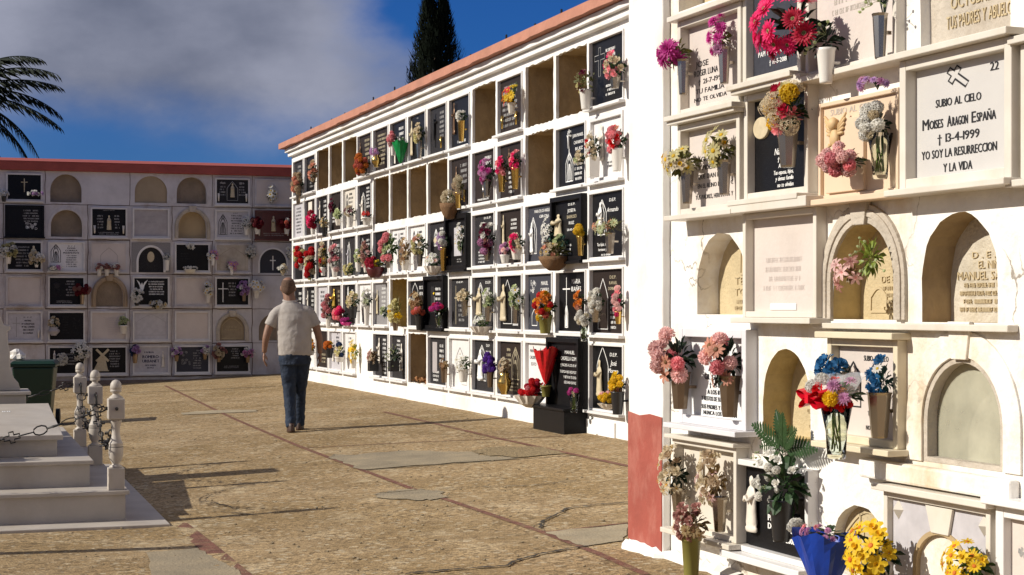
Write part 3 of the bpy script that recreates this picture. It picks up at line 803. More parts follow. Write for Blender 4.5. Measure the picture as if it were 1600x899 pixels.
gstrip('crack',[(842,827),(850,815),(864,809),(890,795),(930,790),(982,787)],.03,crack_mat,.009,'dark crack near the red painted wall base',jit=.015,taper=True,sub=8)
gstrip('crack',[(682,765),(760,762),(830,760),(900,752)],.02,crack_mat,.009,'thin crack in the paving beyond the brick line',jit=.012,taper=True,sub=8)
gstrip('crack',[(330,786),(370,796),(330,800),(400,806)],.018,crack_mat,.009,'zigzag crack in the paving right of the tomb',jit=.012,taper=True,sub=6)
gstrip('crack',[(480,668),(560,663),(640,662)],.02,crack_mat,.009,'crack in the paving beside the walking man',jit=.012,taper=True,sub=6)
# loose stones
rnd=random.Random(5); mb=MB()
for i in range(420):
    px=rnd.uniform(100,1000); py=rnd.uniform(600,899); p=ground_pt(px,py)
    if p.x*A.n.x+p.y*A.n.y<-4.1 and px>960: continue
    s=rnd.uniform(.004,.013)
    mb.merge(MB().lathe([(.3*s,0),(s,.4*s),(.5*s,.9*s)],5,mod=lambda a,z:rnd.uniform(.7,1.2)),Matrix.Translation(p))
tag(mb.build('gravel',mat('loose_gravel',(.30,.24,.15),.9,var=.5,vscale=3)),'loose grit and tiny stones scattered on the paving',kind='stuff')

# ================================================================== BLOCK B : long sunlit wall
bx=lambda k:-6.41*(4.725-.1506*k)          # column lines
BR=[3.44,2.672,1.903,1.138,.372]; BH=.660  # bottom of each row's opening, height of an opening
EMPTY={(0,2),(0,3),(0,4),(0,11),(0,13),(0,14),(1,6),(1,7),(1,8),(1,9),(1,13),(3,7),(4,8)}; BLANK={(4,5)}
bw=thing('niche_block','long sunlit white niche wall with five rows and a salmon coping','building',(B.P0.x,B.P0.y,0),B.rz)
rb=random.Random(11); mb=MB(); zr=[-.35]; hw=.432
XL,XR=bx(0)-.10,bx(16)+.06
def bounds(k): return (bx(k) if k else XL, bx(k+1) if k<15 else XR)
zl=[.372-.09]
for r in range(4,-1,-1):
    zl.append(BR[r]+BH+.048 if r else 4.20)
mb.box(XL,-1.0,0,2.3,-.4,.282)
for r in range(5):
    z0=zl[4-r]; z1=zl[5-r]
    for k in range(16):
        a,b=bounds(k); cxk=(bx(k)+bx(k+1))/2
        if (r,k) in BLANK: cell(mb,a,b,z0,z1); continue
        if (r,k) in EMPTY:
            hole=rect_pts(cxk-hw-.012,cxk+hw+.012,BR[r]-.005,BR[r]+BH+.02,14,11,.009,rb); cell(mb,a,b,z0,z1,hole,.035)
        else: cell(mb,a,b,z0,z1,rect_pts(cxk-hw,cxk+hw,BR[r],BR[r]+BH),.06)
mb.add([(XR,0,.282),(-1,0,.282),(-1,0,4.2),(XR,0,4.2)],[(0,1,2,3)])
mb.add([(XL,0,.282),(XL,2.3,.282),(XL,2.3,4.2),(XL,0,4.2),(-1,2.3,.282),(-1,2.3,4.2),(-1,0,.282),(-1,0,4.2)],[(0,3,2,1),(1,2,5,4),(4,5,7,6)])
mb.build('wall',white_plaster,bw)
m=MB(); m.box(XL-.04,-.95,-.07,2.34,4.2,4.27); m.box(XL-.08,-.95,-.12,2.38,4.272,4.345); m.build('cornice',white_plaster,bw,bevel=.01)
m=MB(); pr=random.Random(4); n=120; x0=XL-.2; x1=-.9; v=[]
for i in range(n+1):
    x=x0+(x1-x0)*i/n; e=pr.uniform(-.02,.02)
    v += [(x,-.20+e,4.35),(x,-.20+e,4.455+e*.5),(x,1.1,4.62),(x,2.45,4.455),(x,2.45,4.35)]
m.add(v,[(5*i+k,5*i+5+k,5*i+5+(k+1)%5,5*i+(k+1)%5) for i in range(n) for k in range(5)]+[(4,3,2,1,0),tuple(5*n+k for k in range(5))])
m.build('coping',salmon_paint,bw)
for i in range(17):
    m=MB(); x=XL+.1+i*.93+pr.uniform(-.25,.25); hh=pr.uniform(.03,.08); m.lathe([(.012,0),(.012,hh),(.005,hh+.005)],6,x,-.12,4.46)
    m.build('coping_pin',iron,bw)
for (r,k) in sorted(EMPTY):
    cxk=(bx(k)+bx(k+1))/2; a,b=cxk-hw-.03,cxk+hw+.03; z0,z1=BR[r]-.02,BR[r]+BH+.03; d=1.35; y0=.034
    m=MB(); m.add([(a,y0,z0),(b,y0,z0),(b,y0,z1),(a,y0,z1),(a,d,z0),(b,d,z0),(b,d,z1),(a,d,z1)],[(0,4,5,1),(3,2,6,7),(0,3,7,4),(1,5,6,2),(4,7,6,5)])
    m.build('niche_recess',ochre_plaster if (r,k)==(3,7) else brown_plaster,bw)
# white base step line: lighter panels of the plinth are one mesh
m=MB(); m.box(XL+.02,XR-.3,-.02,-.0005,-.3,.27)
m.build('plinth',white_plaster,bw)
ROWN=['top','second','third','fourth','bottom']
def BL(look,r,k): return f"{look}, {ROWN[r]} row, {ORD[k]} from left, sunlit wall"
W_,K_,G_,F_=let_white,let_black,let_grey,let_faint
def bp(r,k,slab,look,feats,frame=marble,off=.016,rec=.042,sill=.055,**kw):
    cxk=(bx(k)+bx(k+1))/2; e=kw.pop('grow',0)
    plaque(B,cxk-hw-e,cxk+hw+e,BR[r]-e*.5,BR[r]+BH+e,slab,frame,BL(look,r,k),off=off,rec=rec,fw=kw.pop('fw',.021),sill=sill,feats=feats,group='niche plaques of the long sunlit wall',sill_ext=.02,seed=r*20+k,**kw)
scr=lambda m_,a=.5,b=.95,c=.12,d=.9,n=7:('scr',m_,a,b,c,d,n)
bp(0,0,dark_grey,'charcoal plaque',[scr(G_,.3,.9,.4,.9,4)])
bp(0,1,black,'black plaque with faint text',[scr(G_,.4,.9,.1,.5,4)])
bp(0,5,dark_brown,'dark brown plaque with text',[scr(let_gold,.45,.95,.35,.92,5),('statue',bronze,.14,.35,.5)])
bp(0,6,dark_brown,'brown plaque with worn text',[scr(let_gold,.15,.95,.12,.9,8)])
bp(0,7,black,'black plaque with white figure',[scr(W_,.5,.95,.4,.9,4),('statue',bone,.3,.05,.5)])
bp(0,8,black,'black plaque with slender pale Virgin',[scr(G_,.4,.6,.9,.95,1),('statue',beige_fig,.17,.12,.78)])
bp(0,9,dark_grey,'charcoal plaque with dark crucifix',[('christ',dark_fig,.35,.14,.72),scr(G_,.62,.93,.3,.9,6),('vases',brass,[.85])])
bp(0,10,black,'black plaque with bronze figure',[('statue',bronze,.22,.28,.66),scr(W_,.3,.9,.05,.16,1)])
bp(0,12,dark_brown,'black plaque with gold vase',[scr(G_,.1,.85,.08,.9,8),('vases',brass,[.2,.9])])
bp(0,15,black,'black plaque with outlined dark cross',[('crosso',G_,.25,.45,.3,.45),scr(W_,.45,.8,.10,.3,3),scr(W_,.45,.8,.68,.86,2)],grow=.02)
bp(1,0,lav_stone,'grey marble plaque densely lettered',[scr(K_,.1,.9,.1,.9,8)])
bp(1,1,dark_brown,'dark brown plaque with pale panel',[('panel',bone,.3,.75,.35,.95,.01)])
bp(1,2,black,'black plaque with pale Virgin',[('statue',bone,.28,.35,.55),scr(W_,.6,.95,.3,.92,5)])
bp(1,3,dark_brown,'brown plaque behind hanging flowers',[scr(W_,.1,.5,.2,.5,3)])
bp(1,4,cream_marble,'cream marble plaque with dark lettering',[scr(K_,.35,.85,.5,.92,4),('virgin',K_,.2,.45,.22,.45)])
bp(1,5,black,'black plaque with outlined white Virgin',[('virgin',W_,.33,.12,.36,.7),('statue',bone,.33,.14,.6,.17),scr(W_,.6,.95,.4,.95,6)])
bp(1,10,dark_brown,'black plaque with brown angel',[('statue',bronze,.35,.2,.65),scr(G_,.5,.95,.45,.9,4),('vases',brass,[.9])])
bp(1,11,dark_brown,'charcoal plaque with magenta bunch',[scr(W_,.5,.95,.6,.92,3),scr(W_,.1,.8,.03,.10,1),('vases',chrome,[.6])])
bp(1,12,dark_brown,'brown plaque between two brass vases',[scr(W_,.4,.72,.06,.6,6),('statue',bronze,.5,.5,.42)],)
bp(1,14,black,'black plaque with white crucifix outline',[('christ',let_white,.42,.55,.42),('virgin',W_,.42,.08,.25,.5),('text',W_,'JUAN MANUEL',.55,.97,.84,.055),('text',W_,'CAPARROS',.6,.97,.72,.055),('text',W_,'RUIZ',.66,.95,.61,.055),scr(W_,.62,.95,.06,.4,4),('text',W_,'D.E.P.',.35,.5,.93,.035)])
bp(1,15,marble,'white marble plaque with white saint',[('statue',bone,.35,.3,.62,.2),scr(K_,.5,.85,.15,.28,2)],fw=.04)
bp(2,0,black,'black plaque behind red carnations',[scr(W_,.2,.6,.6,.85,2)])
bp(2,1,dark_grey,'charcoal plaque behind trailing red flowers',[scr(W_,.2,.6,.1,.25,2)])
bp(2,2,black,'black plaque behind cream roses',[scr(W_,.2,.6,.1,.3,2)])
bp(2,3,dark_grey,'dark plaque with white text',[('statue',bone,.25,.45,.5),scr(W_,.5,.9,.35,.9,4)])
bp(2,4,dark_grey,'charcoal plaque with tall outlined Virgin',[('virgin',W_,.4,.2,.22,.68),('statue',lav_stone,.4,.2,.6,.12)])
bp(2,5,black,'black plaque with white arch',[('arch',W_,.28,.2,.35,.72),scr(W_,.6,.92,.7,.9,2)])
bp(2,6,black,'black plaque behind pink and green flowers',[scr(W_,.4,.9,.1,.4,3)])
bp(2,7,marble,'white plaque with black text',[scr(K_,.12,.42,.55,.92,4),('arch',K_,.52,.5,.12,.4),scr(K_,.6,.9,.55,.92,4)])
bp(2,8,marble,'white plaque behind yellow cream flowers',[('virgin',K_,.25,.6,.14,.3),scr(K_,.45,.9,.7,.9,2)])
bp(2,9,dark_grey,'charcoal plaque with small star',[('oval',beige_fig,.38,.62,.18,.13),('virgin',W_,.38,.5,.2,.36),scr(W_,.6,.9,.72,.9,2)])
bp(2,10,black,'black framed plaque standing proud of neighbours',[('panel',lav_stone,.38,.85,.2,.82,.006),scr(G_,.5,.9,.05,.15,2)],frame=black,off=.07,rec=.05,sill=.03,grow=.03,fw=.06)
bp(2,11,dark_grey,'charcoal plaque with mauve wreath',[('text',W_,'D.E.P.',.5,.9,.93,.04),scr(W_,.15,.6,.04,.3,4)])
bp(2,12,dark_brown,'dark plaque with pale saint',[('statue',beige_fig,.22,.38,.55),scr(W_,.5,.85,.62,.85,3)])
bp(2,13,blue_stone,'slate plaque with outlined white Virgin',[('text',W_,'MARIA DE LOS ANGELES',.28,.98,.9,.055),('text',W_,'GIRON',.5,.9,.80,.05),('virgin',W_,.22,.14,.26,.66),('statue',let_white,.22,.16,.55,.15)])
bp(2,14,black,'black boxed plaque with seated saint',[('statue',beige_fig,.2,.38,.4,.34),('text',W_,'D.E.P.',.55,.85,.93,.04),('text',W_,'JOSEFA',.52,.86,.82,.06),('text',let_gold,'BARROSO',.5,.9,.71,.06),('text',W_,'RUIZ',.58,.8,.6,.055),('text',W_,'28-10-83',.5,.85,.48,.04),scr(W_,.12,.75,.02,.24,3)],frame=black,off=.07,rec=.05,sill=.03,grow=.02,fw=.05)
bp(2,15,black,'black plaque with flowing white script',[('virgin',W_,.33,.35,.26,.55),('statue',let_white,.33,.38,.48,.16),('text',W_,'D.E.P.',.58,.8,.88,.05,0,.2),('text',W_,'Armando',.5,.88,.73,.07,0,.3),('text',W_,'Tus hijos, nietos',.15,.6,.2,.05,0,.3),('text',W_,'hermanos y familia',.2,.66,.12,.045,0,.3),('text',W_,'no te olvidan',.3,.62,.04,.045,0,.3)],grow=.015)
bp(3,0,black,'black plaque beside the walking man',[scr(W_,.5,.9,.3,.9,4)])
bp(3,1,black,'black plaque with tall pale figure',[('statue',bone,.3,.3,.6),scr(W_,.6,.95,.3,.92,5)])
bp(3,2,lav_stone,'grey plaque behind long pink spray',[scr(K_,.2,.8,.3,.9,5)])
bp(3,3,dark_brown,'brown plaque with golden Virgin',[('statue',gold_fig,.4,.3,.62,.3),scr(let_gold,.7,.95,.3,.9,5)])
bp(3,4,black,'black plaque with thin white spire figure',[('virgin',W_,.3,.6,.1,.36),scr(W_,.6,.9,.6,.9,3)])
bp(3,5,marble,'white marble plaque with grey Virgin',[('statue',lav_stone,.45,.5,.45),('virgin',K_,.3,.05,.15,.35)])
bp(3,6,grey_stone,'grey granite plaque with cream Virgin',[('statue',beige_fig,.25,.25,.6),scr(W_,.5,.92,.2,.92,7)])
bp(3,8,black,'black plaque with wide white arch',[('arch',W_,.32,.5,.34,.46),scr(W_,.6,.95,.65,.92,2)])
bp(3,9,black,'black boxed plaque with etched Virgin',[('panel',dark_grey,.28,.5,.28,.85,.005),('virgin',W_,.39,.3,.18,.52),scr(W_,.57,.95,.1,.85,7),('oval',mat('petal_stud',COLS['yellow'],.5),.5,.7,.05,.05)],frame=black,off=.07,rec=.05,sill=.03,grow=.03,fw=.05)
bp(3,10,dark_grey,'charcoal plaque with hanging rosary',[('cross',let_gold,.25,.06,.14,.8),scr(G_,.4,.8,.1,.5,4),('text',W_,'D.E.P.',.3,.7,.93,.035)])
bp(3,11,dark_grey,'charcoal plaque with veiled pale Virgin',[('statue',beige_fig,.3,.25,.55,.3),('virgin',W_,.3,.2,.34,.7),('text',W_,'D.E.P.',.58,.88,.9,.05),scr(W_,.55,.85,.72,.82,1)])
bp(3,12,black,'black plaque with pale robed Christ',[('statue',beige_fig,.22,.15,.7,.3),('arch',W_,.35,.1,.36,.83),scr(W_,.6,.9,.05,.2,2)])
bp(3,13,blue_stone,'slate plaque with bird emblem',[('squig',W_,.22,.68,.25,.2),('text',W_,'MANUEL',.58,.88,.84,.07),('text',W_,'CABRERO',.55,.92,.72,.07),('arch',W_,.28,.08,.2,.3)])
bp(3,14,black,'dark plaque with solid white cross',[('cross',W_,.3,.3,.26,.62),('virgin',W_,.3,.06,.1,.4),('text',W_,'MARIA',.52,.85,.85,.08),('text',W_,'IBAÑES',.5,.88,.72,.08)])
bp(3,15,dark_brown,'dark plaque with pointed gothic arch',[('arch',W_,.36,.06,.3,.8),('text',let_gold,'D.E.P.',.6,.82,.88,.05),('text',let_gold,'RAFAEL',.58,.85,.79,.05),('text',let_gold,'DOMINGUEZ',.55,.88,.70,.05),scr(W_,.6,.85,.05,.6,7)],grow=.01)
bp(4,0,marble,'white plaque near the walking man',[scr(K_,.3,.8,.3,.8,4)])
bp(4,1,marble,'white plaque with yellow flowers',[scr(K_,.3,.8,.3,.8,4)])
bp(4,2,dark_brown,'brown plaque behind yellow orange flowers',[scr(let_gold,.3,.9,.1,.4,3)])
bp(4,3,lav_stone,'pale grey plaque with tall figure',[('statue',bone,.3,.2,.6),scr(K_,.5,.9,.6,.9,3)])
bp(4,4,marble,'white plaque behind yellow green spray',[scr(K_,.3,.8,.7,.9,2)])
bp(4,6,dark_grey,'charcoal plaque with slim white Virgin',[('statue',bone,.42,.3,.62,.18),scr(W_,.62,.95,.03,.92,9)])
bp(4,7,dark_grey,'charcoal plaque with praying white figure',[('statue',bone,.82,.2,.62,.2),scr(W_,.35,.65,.15,.92,8)])
bp(4,9,dark_grey,'charcoal plaque with engraved gothic frame',[('panel',mid_stone,.15,.45,.25,.9,.004),('virgin',W_,.3,.3,.2,.55),scr(W_,.6,.92,.45,.88,4),scr(W_,.15,.6,.04,.3,3)])
bp(4,10,marble,'white marble plaque with etched arch',[('arch',K_,.5,.3,.35,.52),('arch',G_,.75,.06,.25,.18)])
bp(4,11,dark_grey,'charcoal plaque with lit white Virgin',[('virgin',W_,.38,.2,.38,.7),('statue',let_white,.38,.22,.6,.3),('text',W_,'D.E.P.',.62,.82,.9,.05),scr(W_,.6,.9,.72,.82,1)])
bp(4,12,dark_brown,'brown plaque with finely etched figure',[('virgin',let_gold,.75,.3,.3,.6),scr(let_gold,.4,.9,.06,.25,3),scr(let_gold,.3,.55,.5,.9,4)])
bp(4,13,marble,'white plaque with black lettering',[('text',K_,'MANUEL',.08,.38,.86,.06),('text',K_,'CALDERON',.06,.42,.74,.06),('text',K_,'SOTO',.12,.36,.62,.06),('text',K_,'ANA',.72,.9,.86,.05),('text',K_,'SOTO',.7,.92,.70,.05),('virgin',G_,.55,.55,.16,.36)],sill=.09)
bp(4,15,black,'black plaque with tall lancet arch',[('arch',W_,.35,.2,.34,.78),('statue',beige_fig,.3,.2,.58,.22),('text',W_,'D.E.P.',.6,.85,.87,.055,0,.2),('text',W_,'José',.62,.82,.74,.08,0,.3),('text',W_,'Moreno',.55,.88,.62,.07,0,.3)],grow=.012)
# black tomb that reaches the ground : slab and pedestal
k=14; cxk=(bx(k)+bx(k+1))/2
x,y,_=B.w(cxk,0,0)
tb=thing('tomb','black granite tomb with a boxed plaque rising from a pedestal at wall foot','tomb',(x,y,.08),B.rz)
m=MB(); m.box(-.45,.47,-.26,-.004,-.06,.265); m.build('pedestal',black,tb,bevel=.006)
m=MB(); m.box(-.475,.495,-.28,-.003,.266,.292); m.build('pedestal_top',black,tb,bevel=.004)
m=MB(); m.box(-.47,.47,-.06,.05,.293,1.01); m.build('slab',black,tb)
m=MB(); m.box(-.47,-.42,-.11,-.062,.293,1.01); m.box(.42,.47,-.11,-.062,.293,1.01); m.box(-.419,.419,-.109,-.062,.96,1.01); m.build('frame',black,tb,bevel=.004)
m=MB()
for s_,a,b,zc,hh in(('MANUEL',-.02,.26,.86,.036),('CHORELLA GOMEZ',-.14,.37,.795,.04),('† 19-11-2005 A LOS 69 AÑOS',-.14,.37,.725,.03),('TU ESPOSA HIJOS HIJOS POLITICOS',-.16,.38,.655,.028),('Y NIETOS NO TE OLVIDAN',-.06,.34,.60,.028),('DESCANSA EN PAZ',-.04,.3,.545,.028)): put_text(m,s_,a,b,zc,hh,-.0625)
m.build('lettering',let_white,tb)
m=MB(); fig_christ(m,-.27,-.063,.42,.5); m.build('crucifix',dark_fig,tb)

# ------------------------------------------------------------------ bouquets on B   (px, py, width, height in photo pixels)
def bb(px,py,w,h,flw,n,label,vase=None,vr=.05,vh=.2,**kw):
    w*=1.18;h*=1.12
    bouquet(B,px,py,w,h,flw,n,label,vase,vr,vh,near=kw.pop('near',px>672),cat='flowers',group='flowers on the long sunlit wall',seed=int(px*7+py),**kw)
ro=lambda c,w=1,s=1:('rose',c,None,w,s)
po=lambda c,w=1,s=1:('pompom',c,None,w,s)
ca=lambda c,w=1,s=1:('carnation',c,None,w,s)
cl=lambda c,w=1,s=1:('cluster',c,None,w,s)
mu=lambda c,w=1,s=1:('mum',c,None,w,s)
da=lambda c,w=1,cen='yellow',s=1:('daisy',c,cen,w,s)
li=lambda c,w=1,cen='yellow',s=1:('lily',c,cen,w,s)
LW='on the long sunlit wall'
bb(466,288,18,40,[po('peach',2),po('beige',2)],9,'tall beige pompom bunch at the far top corner of the sunlit wall','dull',.05,.22)
bb(489,268,17,36,[ro('beige',2),ro('peach',1)],8,'beige rose bunch in second niche of top row, sunlit wall','black',.04,.12)
bb(567,256,26,36,[ca('coral',2),ca('orange',1)],14,'coral orange bunch beside the lilac one, top row, sunlit wall','white',.05,.08)
bb(588,237,22,14,[cl('lilac',2),cl('mauve',1)],9,'low lilac bunch in a brass urn, top row, sunlit wall','goldurn',.075,.19,lc='dark')
bb(614,218,15,26,[ca('pink',2),ca('palepink',1)],8,'pink bunch in front of green paper, top row, sunlit wall','white',.04,.16)
bb(626,222,14,24,[('bud','white',None,1)],3,'bunch wrapped in bright green paper above brass vase, sunlit wall','goldurn',.06,.2,wrap=(mat('green_paper',(.0,.22,.05),.45,var=.3,vscale=20),.30,.14),lc='mid')
bb(655,209,20,36,[ro('cream',3),ro('paleyellow',1)],11,'tall cream rose bunch, top row, ninth niche of the sunlit wall','steel',.045,.24)
bb(721,182,20,22,[ro('white')],7,'white rose bunch in brown vase, top row of the sunlit wall','brass',.05,.26)
bb(799,150,32,36,[da('orange',2),da('yellow',2),da('red',1)],9,'orange and yellow daisies under the coping, between two open niches','beige',.05,.12,leaf='thin',lc='mid',lscale=1.3)
bb(915,128,34,40,[ro('red',1),ro('paleyellow',1,1),('bud','greenwhite',None,3,.8),ro('burgundy',1)],12,'red and yellow sprigs in cream vase beside the topmost open niche','white',.065,.2,leaf='ivy',lc='olive')
bb(961,103,38,52,[ro('cream',3),ro('pink',2),ro('hotpink',1)],14,'large pink and cream rose bunch on the nearest top black plaque','steel',.06,.12)
bb(489,344,24,26,[ca('crimson',2),ro('hotpink',1)],11,'crimson bunch in pale vase, second row, second niche, sunlit wall','white',.05,.16,fs=1.1)
bb(507,349,17,20,[da('cream',2),da('beige',1)],7,'dry cream bunch beside the crimson one, second row, sunlit wall','black',.055,.16,lc='olive')
bb(519,322,12,24,[ro('burgundy')],6,'dark red hanging bunch, second row, fourth niche, sunlit wall',lc='dark')
bb(528,336,14,22,[ro('greenwhite')],5,'greenish white rose bunch, second row, fourth niche, sunlit wall','beige',.05,.1)
bb(547,331,20,20,[li('burgundy',1,'cream'),ro('cream',1)],7,'burgundy and cream bunch in white vase, second row, sunlit wall','white',.06,.18)
bb(573,336,17,12,[li('red',1,'yellow')],6,'bright red poinsettia in white pot, second row, sunlit wall','pot',.07,.12,shape='dome')
bb(703,310,27,26,[cl('cream',3),('bud','beige',None,1)],9,'cream hydrangea bunch in hanging wicker basket on the sunlit wall','basket',.12,.2,lc='olive')
bb(716,290,18,36,[cl('cream',2),cl('beige',1)],9,'tall cream spray beside brown angel, second row, sunlit wall','brass',.045,.2,lc='olive')
bb(761,268,30,42,[mu('magenta',2),mu('mauve',2)],15,'magenta chrysanthemum bunch, second row, twelfth niche, sunlit wall','steel',.05,.2)
bb(784,260,22,34,[ro('hotpink',2),ro('pink',2)],9,'hot pink roses in left brass vase of the brown plaque','brass',.05,.22)
bb(805,252,20,34,[ro('hotpink',1),ro('pink',2)],9,'lighter pink roses in right brass vase of the brown plaque','brass',.05,.24)
bb(926,230,25,52,[ro('cream',3),ro('red',2),ro('white',1)],13,'red and cream rose column left of the white saint','cubew',.075,.2)
bb(905,247,22,24,[ro('cream',2),ro('greenwhite',1)],6,'cream rose bunch in front of the white crucifix outline plaque','white',.04,.02)
bb(964,218,32,46,[ro('red',2),ca('pink',3),ro('peach',1)],14,'red and pink bunch in white vase right of the white saint','white',.06,.22)
bb(470,402,20,38,[ca('red',3),ca('white',1),ca('paleyellow',1)],12,'red carnation bunch at the far end of the third row, sunlit wall','white',.05,.1)
bb(485,412,20,54,[ca('red',3),ro('cream',1),ro('paleyellow',1)],14,'long trailing red bunch topped with white, third row, sunlit wall','black',.045,.06)
bb(505,402,17,52,[ro('cream',2),da('tan',2),ro('red',1)],14,'cream and tan trailing bunch, third row, third niche, sunlit wall','white',.05,.14)
bb(523,402,18,46,[ca('palepink',2),ro('pink',1),ro('white',1),ro('burgundy',1)],12,'pale pink and burgundy bunch, third row, fourth niche, sunlit wall','white',.06,.18)
bb(546,421,22,20,[ro('paleyellow',2),ro('greenwhite',1)],8,'pale yellow bunch overhanging the third row sill, fifth niche','beige',.04,.05,lc='mid')
bb(560,402,14,28,[da('cream',1),ro('greenwhite',1)],7,'small cream bunch left of the large pink rose, third row','white',.05,.14)
bb(572,398,20,44,[ro('dustypink',3),ro('beige',2),ro('palepink',1)],12,'dusty pink rose column in front of white arch, third row','beige',.05,.14)
bb(586,412,30,18,[ca('crimson',2),da('yellow',1),ca('pink',1)],10,'crimson and yellow flowers in hanging maroon pot, third row','maroon',.12,.16,lc='lime')
bb(607,388,28,44,[ro('greenwhite',3),ca('pink',2)],13,'leafy bunch with pink and lime blooms above maroon pot','steel',.05,.16,leaf='leafy',lc='mid',lscale=1.25)
bb(633,393,22,44,[da('tan',3,'brown'),da('brown',2,'brown')],14,'withered brown bunch on white plaque, third row, sunlit wall','beige',.07,.14,lc='dry')
bb(656,383,30,34,[ro('cream',3),ro('paleyellow',3),ro('peach',1)],13,'yellow and cream rose bunch on white plaque, third row','steel',.05,.2)
bb(677,408,30,26,[da('white',4,'greenwhite'),da('palepink',1)],16,'white daisy basket hanging below the charcoal star plaque','shell',.11,.12,shape='dome',near=True)
bb(693,378,20,30,[cl('lilac',2),ca('white',1),ca('palepink',1)],8,'lilac white bunch in brass vase, third row, tenth niche','brass',.05,.3,near=True)
bb(719,372,17,48,[li('white',2),ro('greenwhite',2),ro('white',1)],11,'white and green spray inside the black framed plaque, third row',None)
bb(761,372,27,56,[ro('burgundy',3),ca('mauve',1),ro('dustypink',2),ro('white',2)],15,'burgundy mauve and white wreath, third row, twelfth niche','steel',.05,.14,lc='dark')
bb(807,378,27,36,[ro('cream',3),ro('hotpink',1),ca('white',1)],13,'cream rose bunch edged with hot pink, third row, sunlit wall','beige',.07,.12)
bb(789,391,20,24,[mu('mauve',2),mu('palepink',1)],8,'mauve chrysanthemum bunch below pale saint, third row','white',.06,.1)
bb(856,364,22,48,[li('white',3,'white')],13,'white orchid spray on slate plaque, third row, sunlit wall','basket',.05,.02,lc='bluegreen')
bb(866,393,48,26,[ro('cream',2),da('beige',2),ro('peach',1)],14,'cream rose cascade in hanging basket under slate plaque','basket',.15,.15,lc='olive',lscale=1.2)
bb(875,377,22,24,[ro('greenwhite',1)],3,'dark green leafy sprig above the cream rose cascade',lc='bluegreen',lscale=1.3)
bb(907,363,20,20,[ca('yellow')],5,'yellow carnations in brass vase beside the seated saint','brass',.04,.2)
bb(953,355,56,30,[da('greenwhite',3,'olive' if False else 'paleyellow'),li('peach',1,'yellow'),('bud','cream',None,2)],15,'wide green and cream spray on the flowing script plaque','steel',.055,.2,leaf='spiky',lc='olive',lscale=1.05)
bb(513,482,20,40,[ca('pink',2),ro('dustypink',2)],13,'long dusty pink spray, fourth row, third niche, sunlit wall','beige',.05,.2)
bb(533,492,26,22,[ca('pink',3),ca('hotpink',1)],11,'bright pink bunch below the golden Virgin, fourth row','black',.05,.12)
bb(552,470,24,30,[ro('cream',3),da('white',1),ro('paleyellow',1)],13,'large cream bunch in black vase, fourth row, fifth niche','black',.07,.18)
bb(541,501,19,8,[ca('magenta')],7,'magenta bunch in magenta pot on fourth row sill','magenta',.08,.06,shape='dome')
bb(573,468,19,32,[ro('white',2),li('greenwhite',1,'white')],9,'white lily bunch in tall white vase, fourth row, sixth niche','white',.05,.3)
bb(600,487,12,18,[ro('greenwhite',1),ro('greenwhite',1)],3,'small green sprig on grey granite plaque, fourth row',lc='bluegreen',lscale=1.2)
bb(618,488,26,44,[ro('paleyellow',3),ro('yellow',1)],12,'pale yellow bunch hanging from the ochre open niche','dull',.05,.14,leaf='spiky',lc='olive',lscale=1.1)
bb(651,473,28,36,[da('tan',3,'brown'),ro('white',1),da('brown',2,'brown')],12,'withered brown bunch with one white calla, fourth row','beige',.04,.05,lc='dry')
bb(656,488,24,16,[ca('coral',2),ca('pink',1)],9,'coral carnations in black vase, fourth row, ninth niche','black',.07,.2,shape='dome',near=True)
bb(686,483,28,18,[ca('magenta',3),ca('hotpink',1)],12,'magenta carnations in glass vase on black boxed plaque','glass',.06,.2,shape='dome',near=True)
bb(726,462,26,22,[ro('cream')],8,'cream roses in steel vase, fourth row, eleventh niche','steel',.05,.2)
bb(752,503,28,24,[da('white',3,'greenwhite'),('bud','greenwhite',None,1)],16,'white daisies in hanging shell bowl, fourth row','shell',.12,.1,shape='dome',lc='mid')
bb(763,467,20,38,[ro('greenwhite',3),ro('white',1)],10,'greenish white rose bunch above shell bowl, fourth row','steel',.05,.18,lc='mid')
bb(806,466,24,40,[da('white',2),ro('greenwhite',2)],10,'white and green bunch beside pale robed Christ, fourth row','steel',.05,.2,lc='mid')
bb(852,478,36,46,[ca('yellow',2),ca('red',2),ro('orange',3),ca('coral',1)],17,'yellow red and orange bunch in olive pot, fourth row','olive',.075,.2,lscale=1.1)
bb(906,470,22,32,[ro('orange',2),ro('peach',1)],7,'orange roses beside the solid white cross, fourth row','steel',.045,.1)
bb(932,470,26,38,[ca('white',3),cl('cream',1)],11,'tall white carnation bunch beside orange roses, fourth row','steel',.06,.14)
bb(912,498,26,26,[ca('white',2),cl('cream',1)],9,'low white carnation bunch in glass vase, fourth row','glass',.05,.18)
bb(966,473,19,46,[ca('palepink',2),ro('pink',3),ca('hotpink',1)],12,'slim pink bunch tied with ribbon, nearest in fourth row','brass',.04,.12)
bb(487,542,12,20,[ca('yellow',2),da('orange',1)],6,'yellow bunch right behind the man, bottom row','white',.05,.08)
bb(515,540,18,14,[ca('yellow',2),ca('orange',2)],8,'yellow orange bunch in black vase right of the man','black',.07,.16)
bb(531,550,17,26,[ro('cream',2),ro('paleyellow',1),ca('navy',1)],8,'cream bunch in blue and white vase, bottom row','white',.09,.08)
bb(552,550,17,38,[da('yellow',2),da('paleyellow',2)],13,'yellow green spray on white plaque, bottom row','beige',.05,.14,lc='lime')
bb(583,557,22,24,[da('beige',2,'brown'),da('dustypink',1,'brown')],9,'dried beige bunch in black cube vase, bottom row','cube',.068,.15,lc='dry')
bb(615,556,22,26,[('bud','greenwhite',None,1)],4,'dark green potted foliage in black cube vase, bottom row','cube',.066,.15,lc='dark',lscale=1.2)
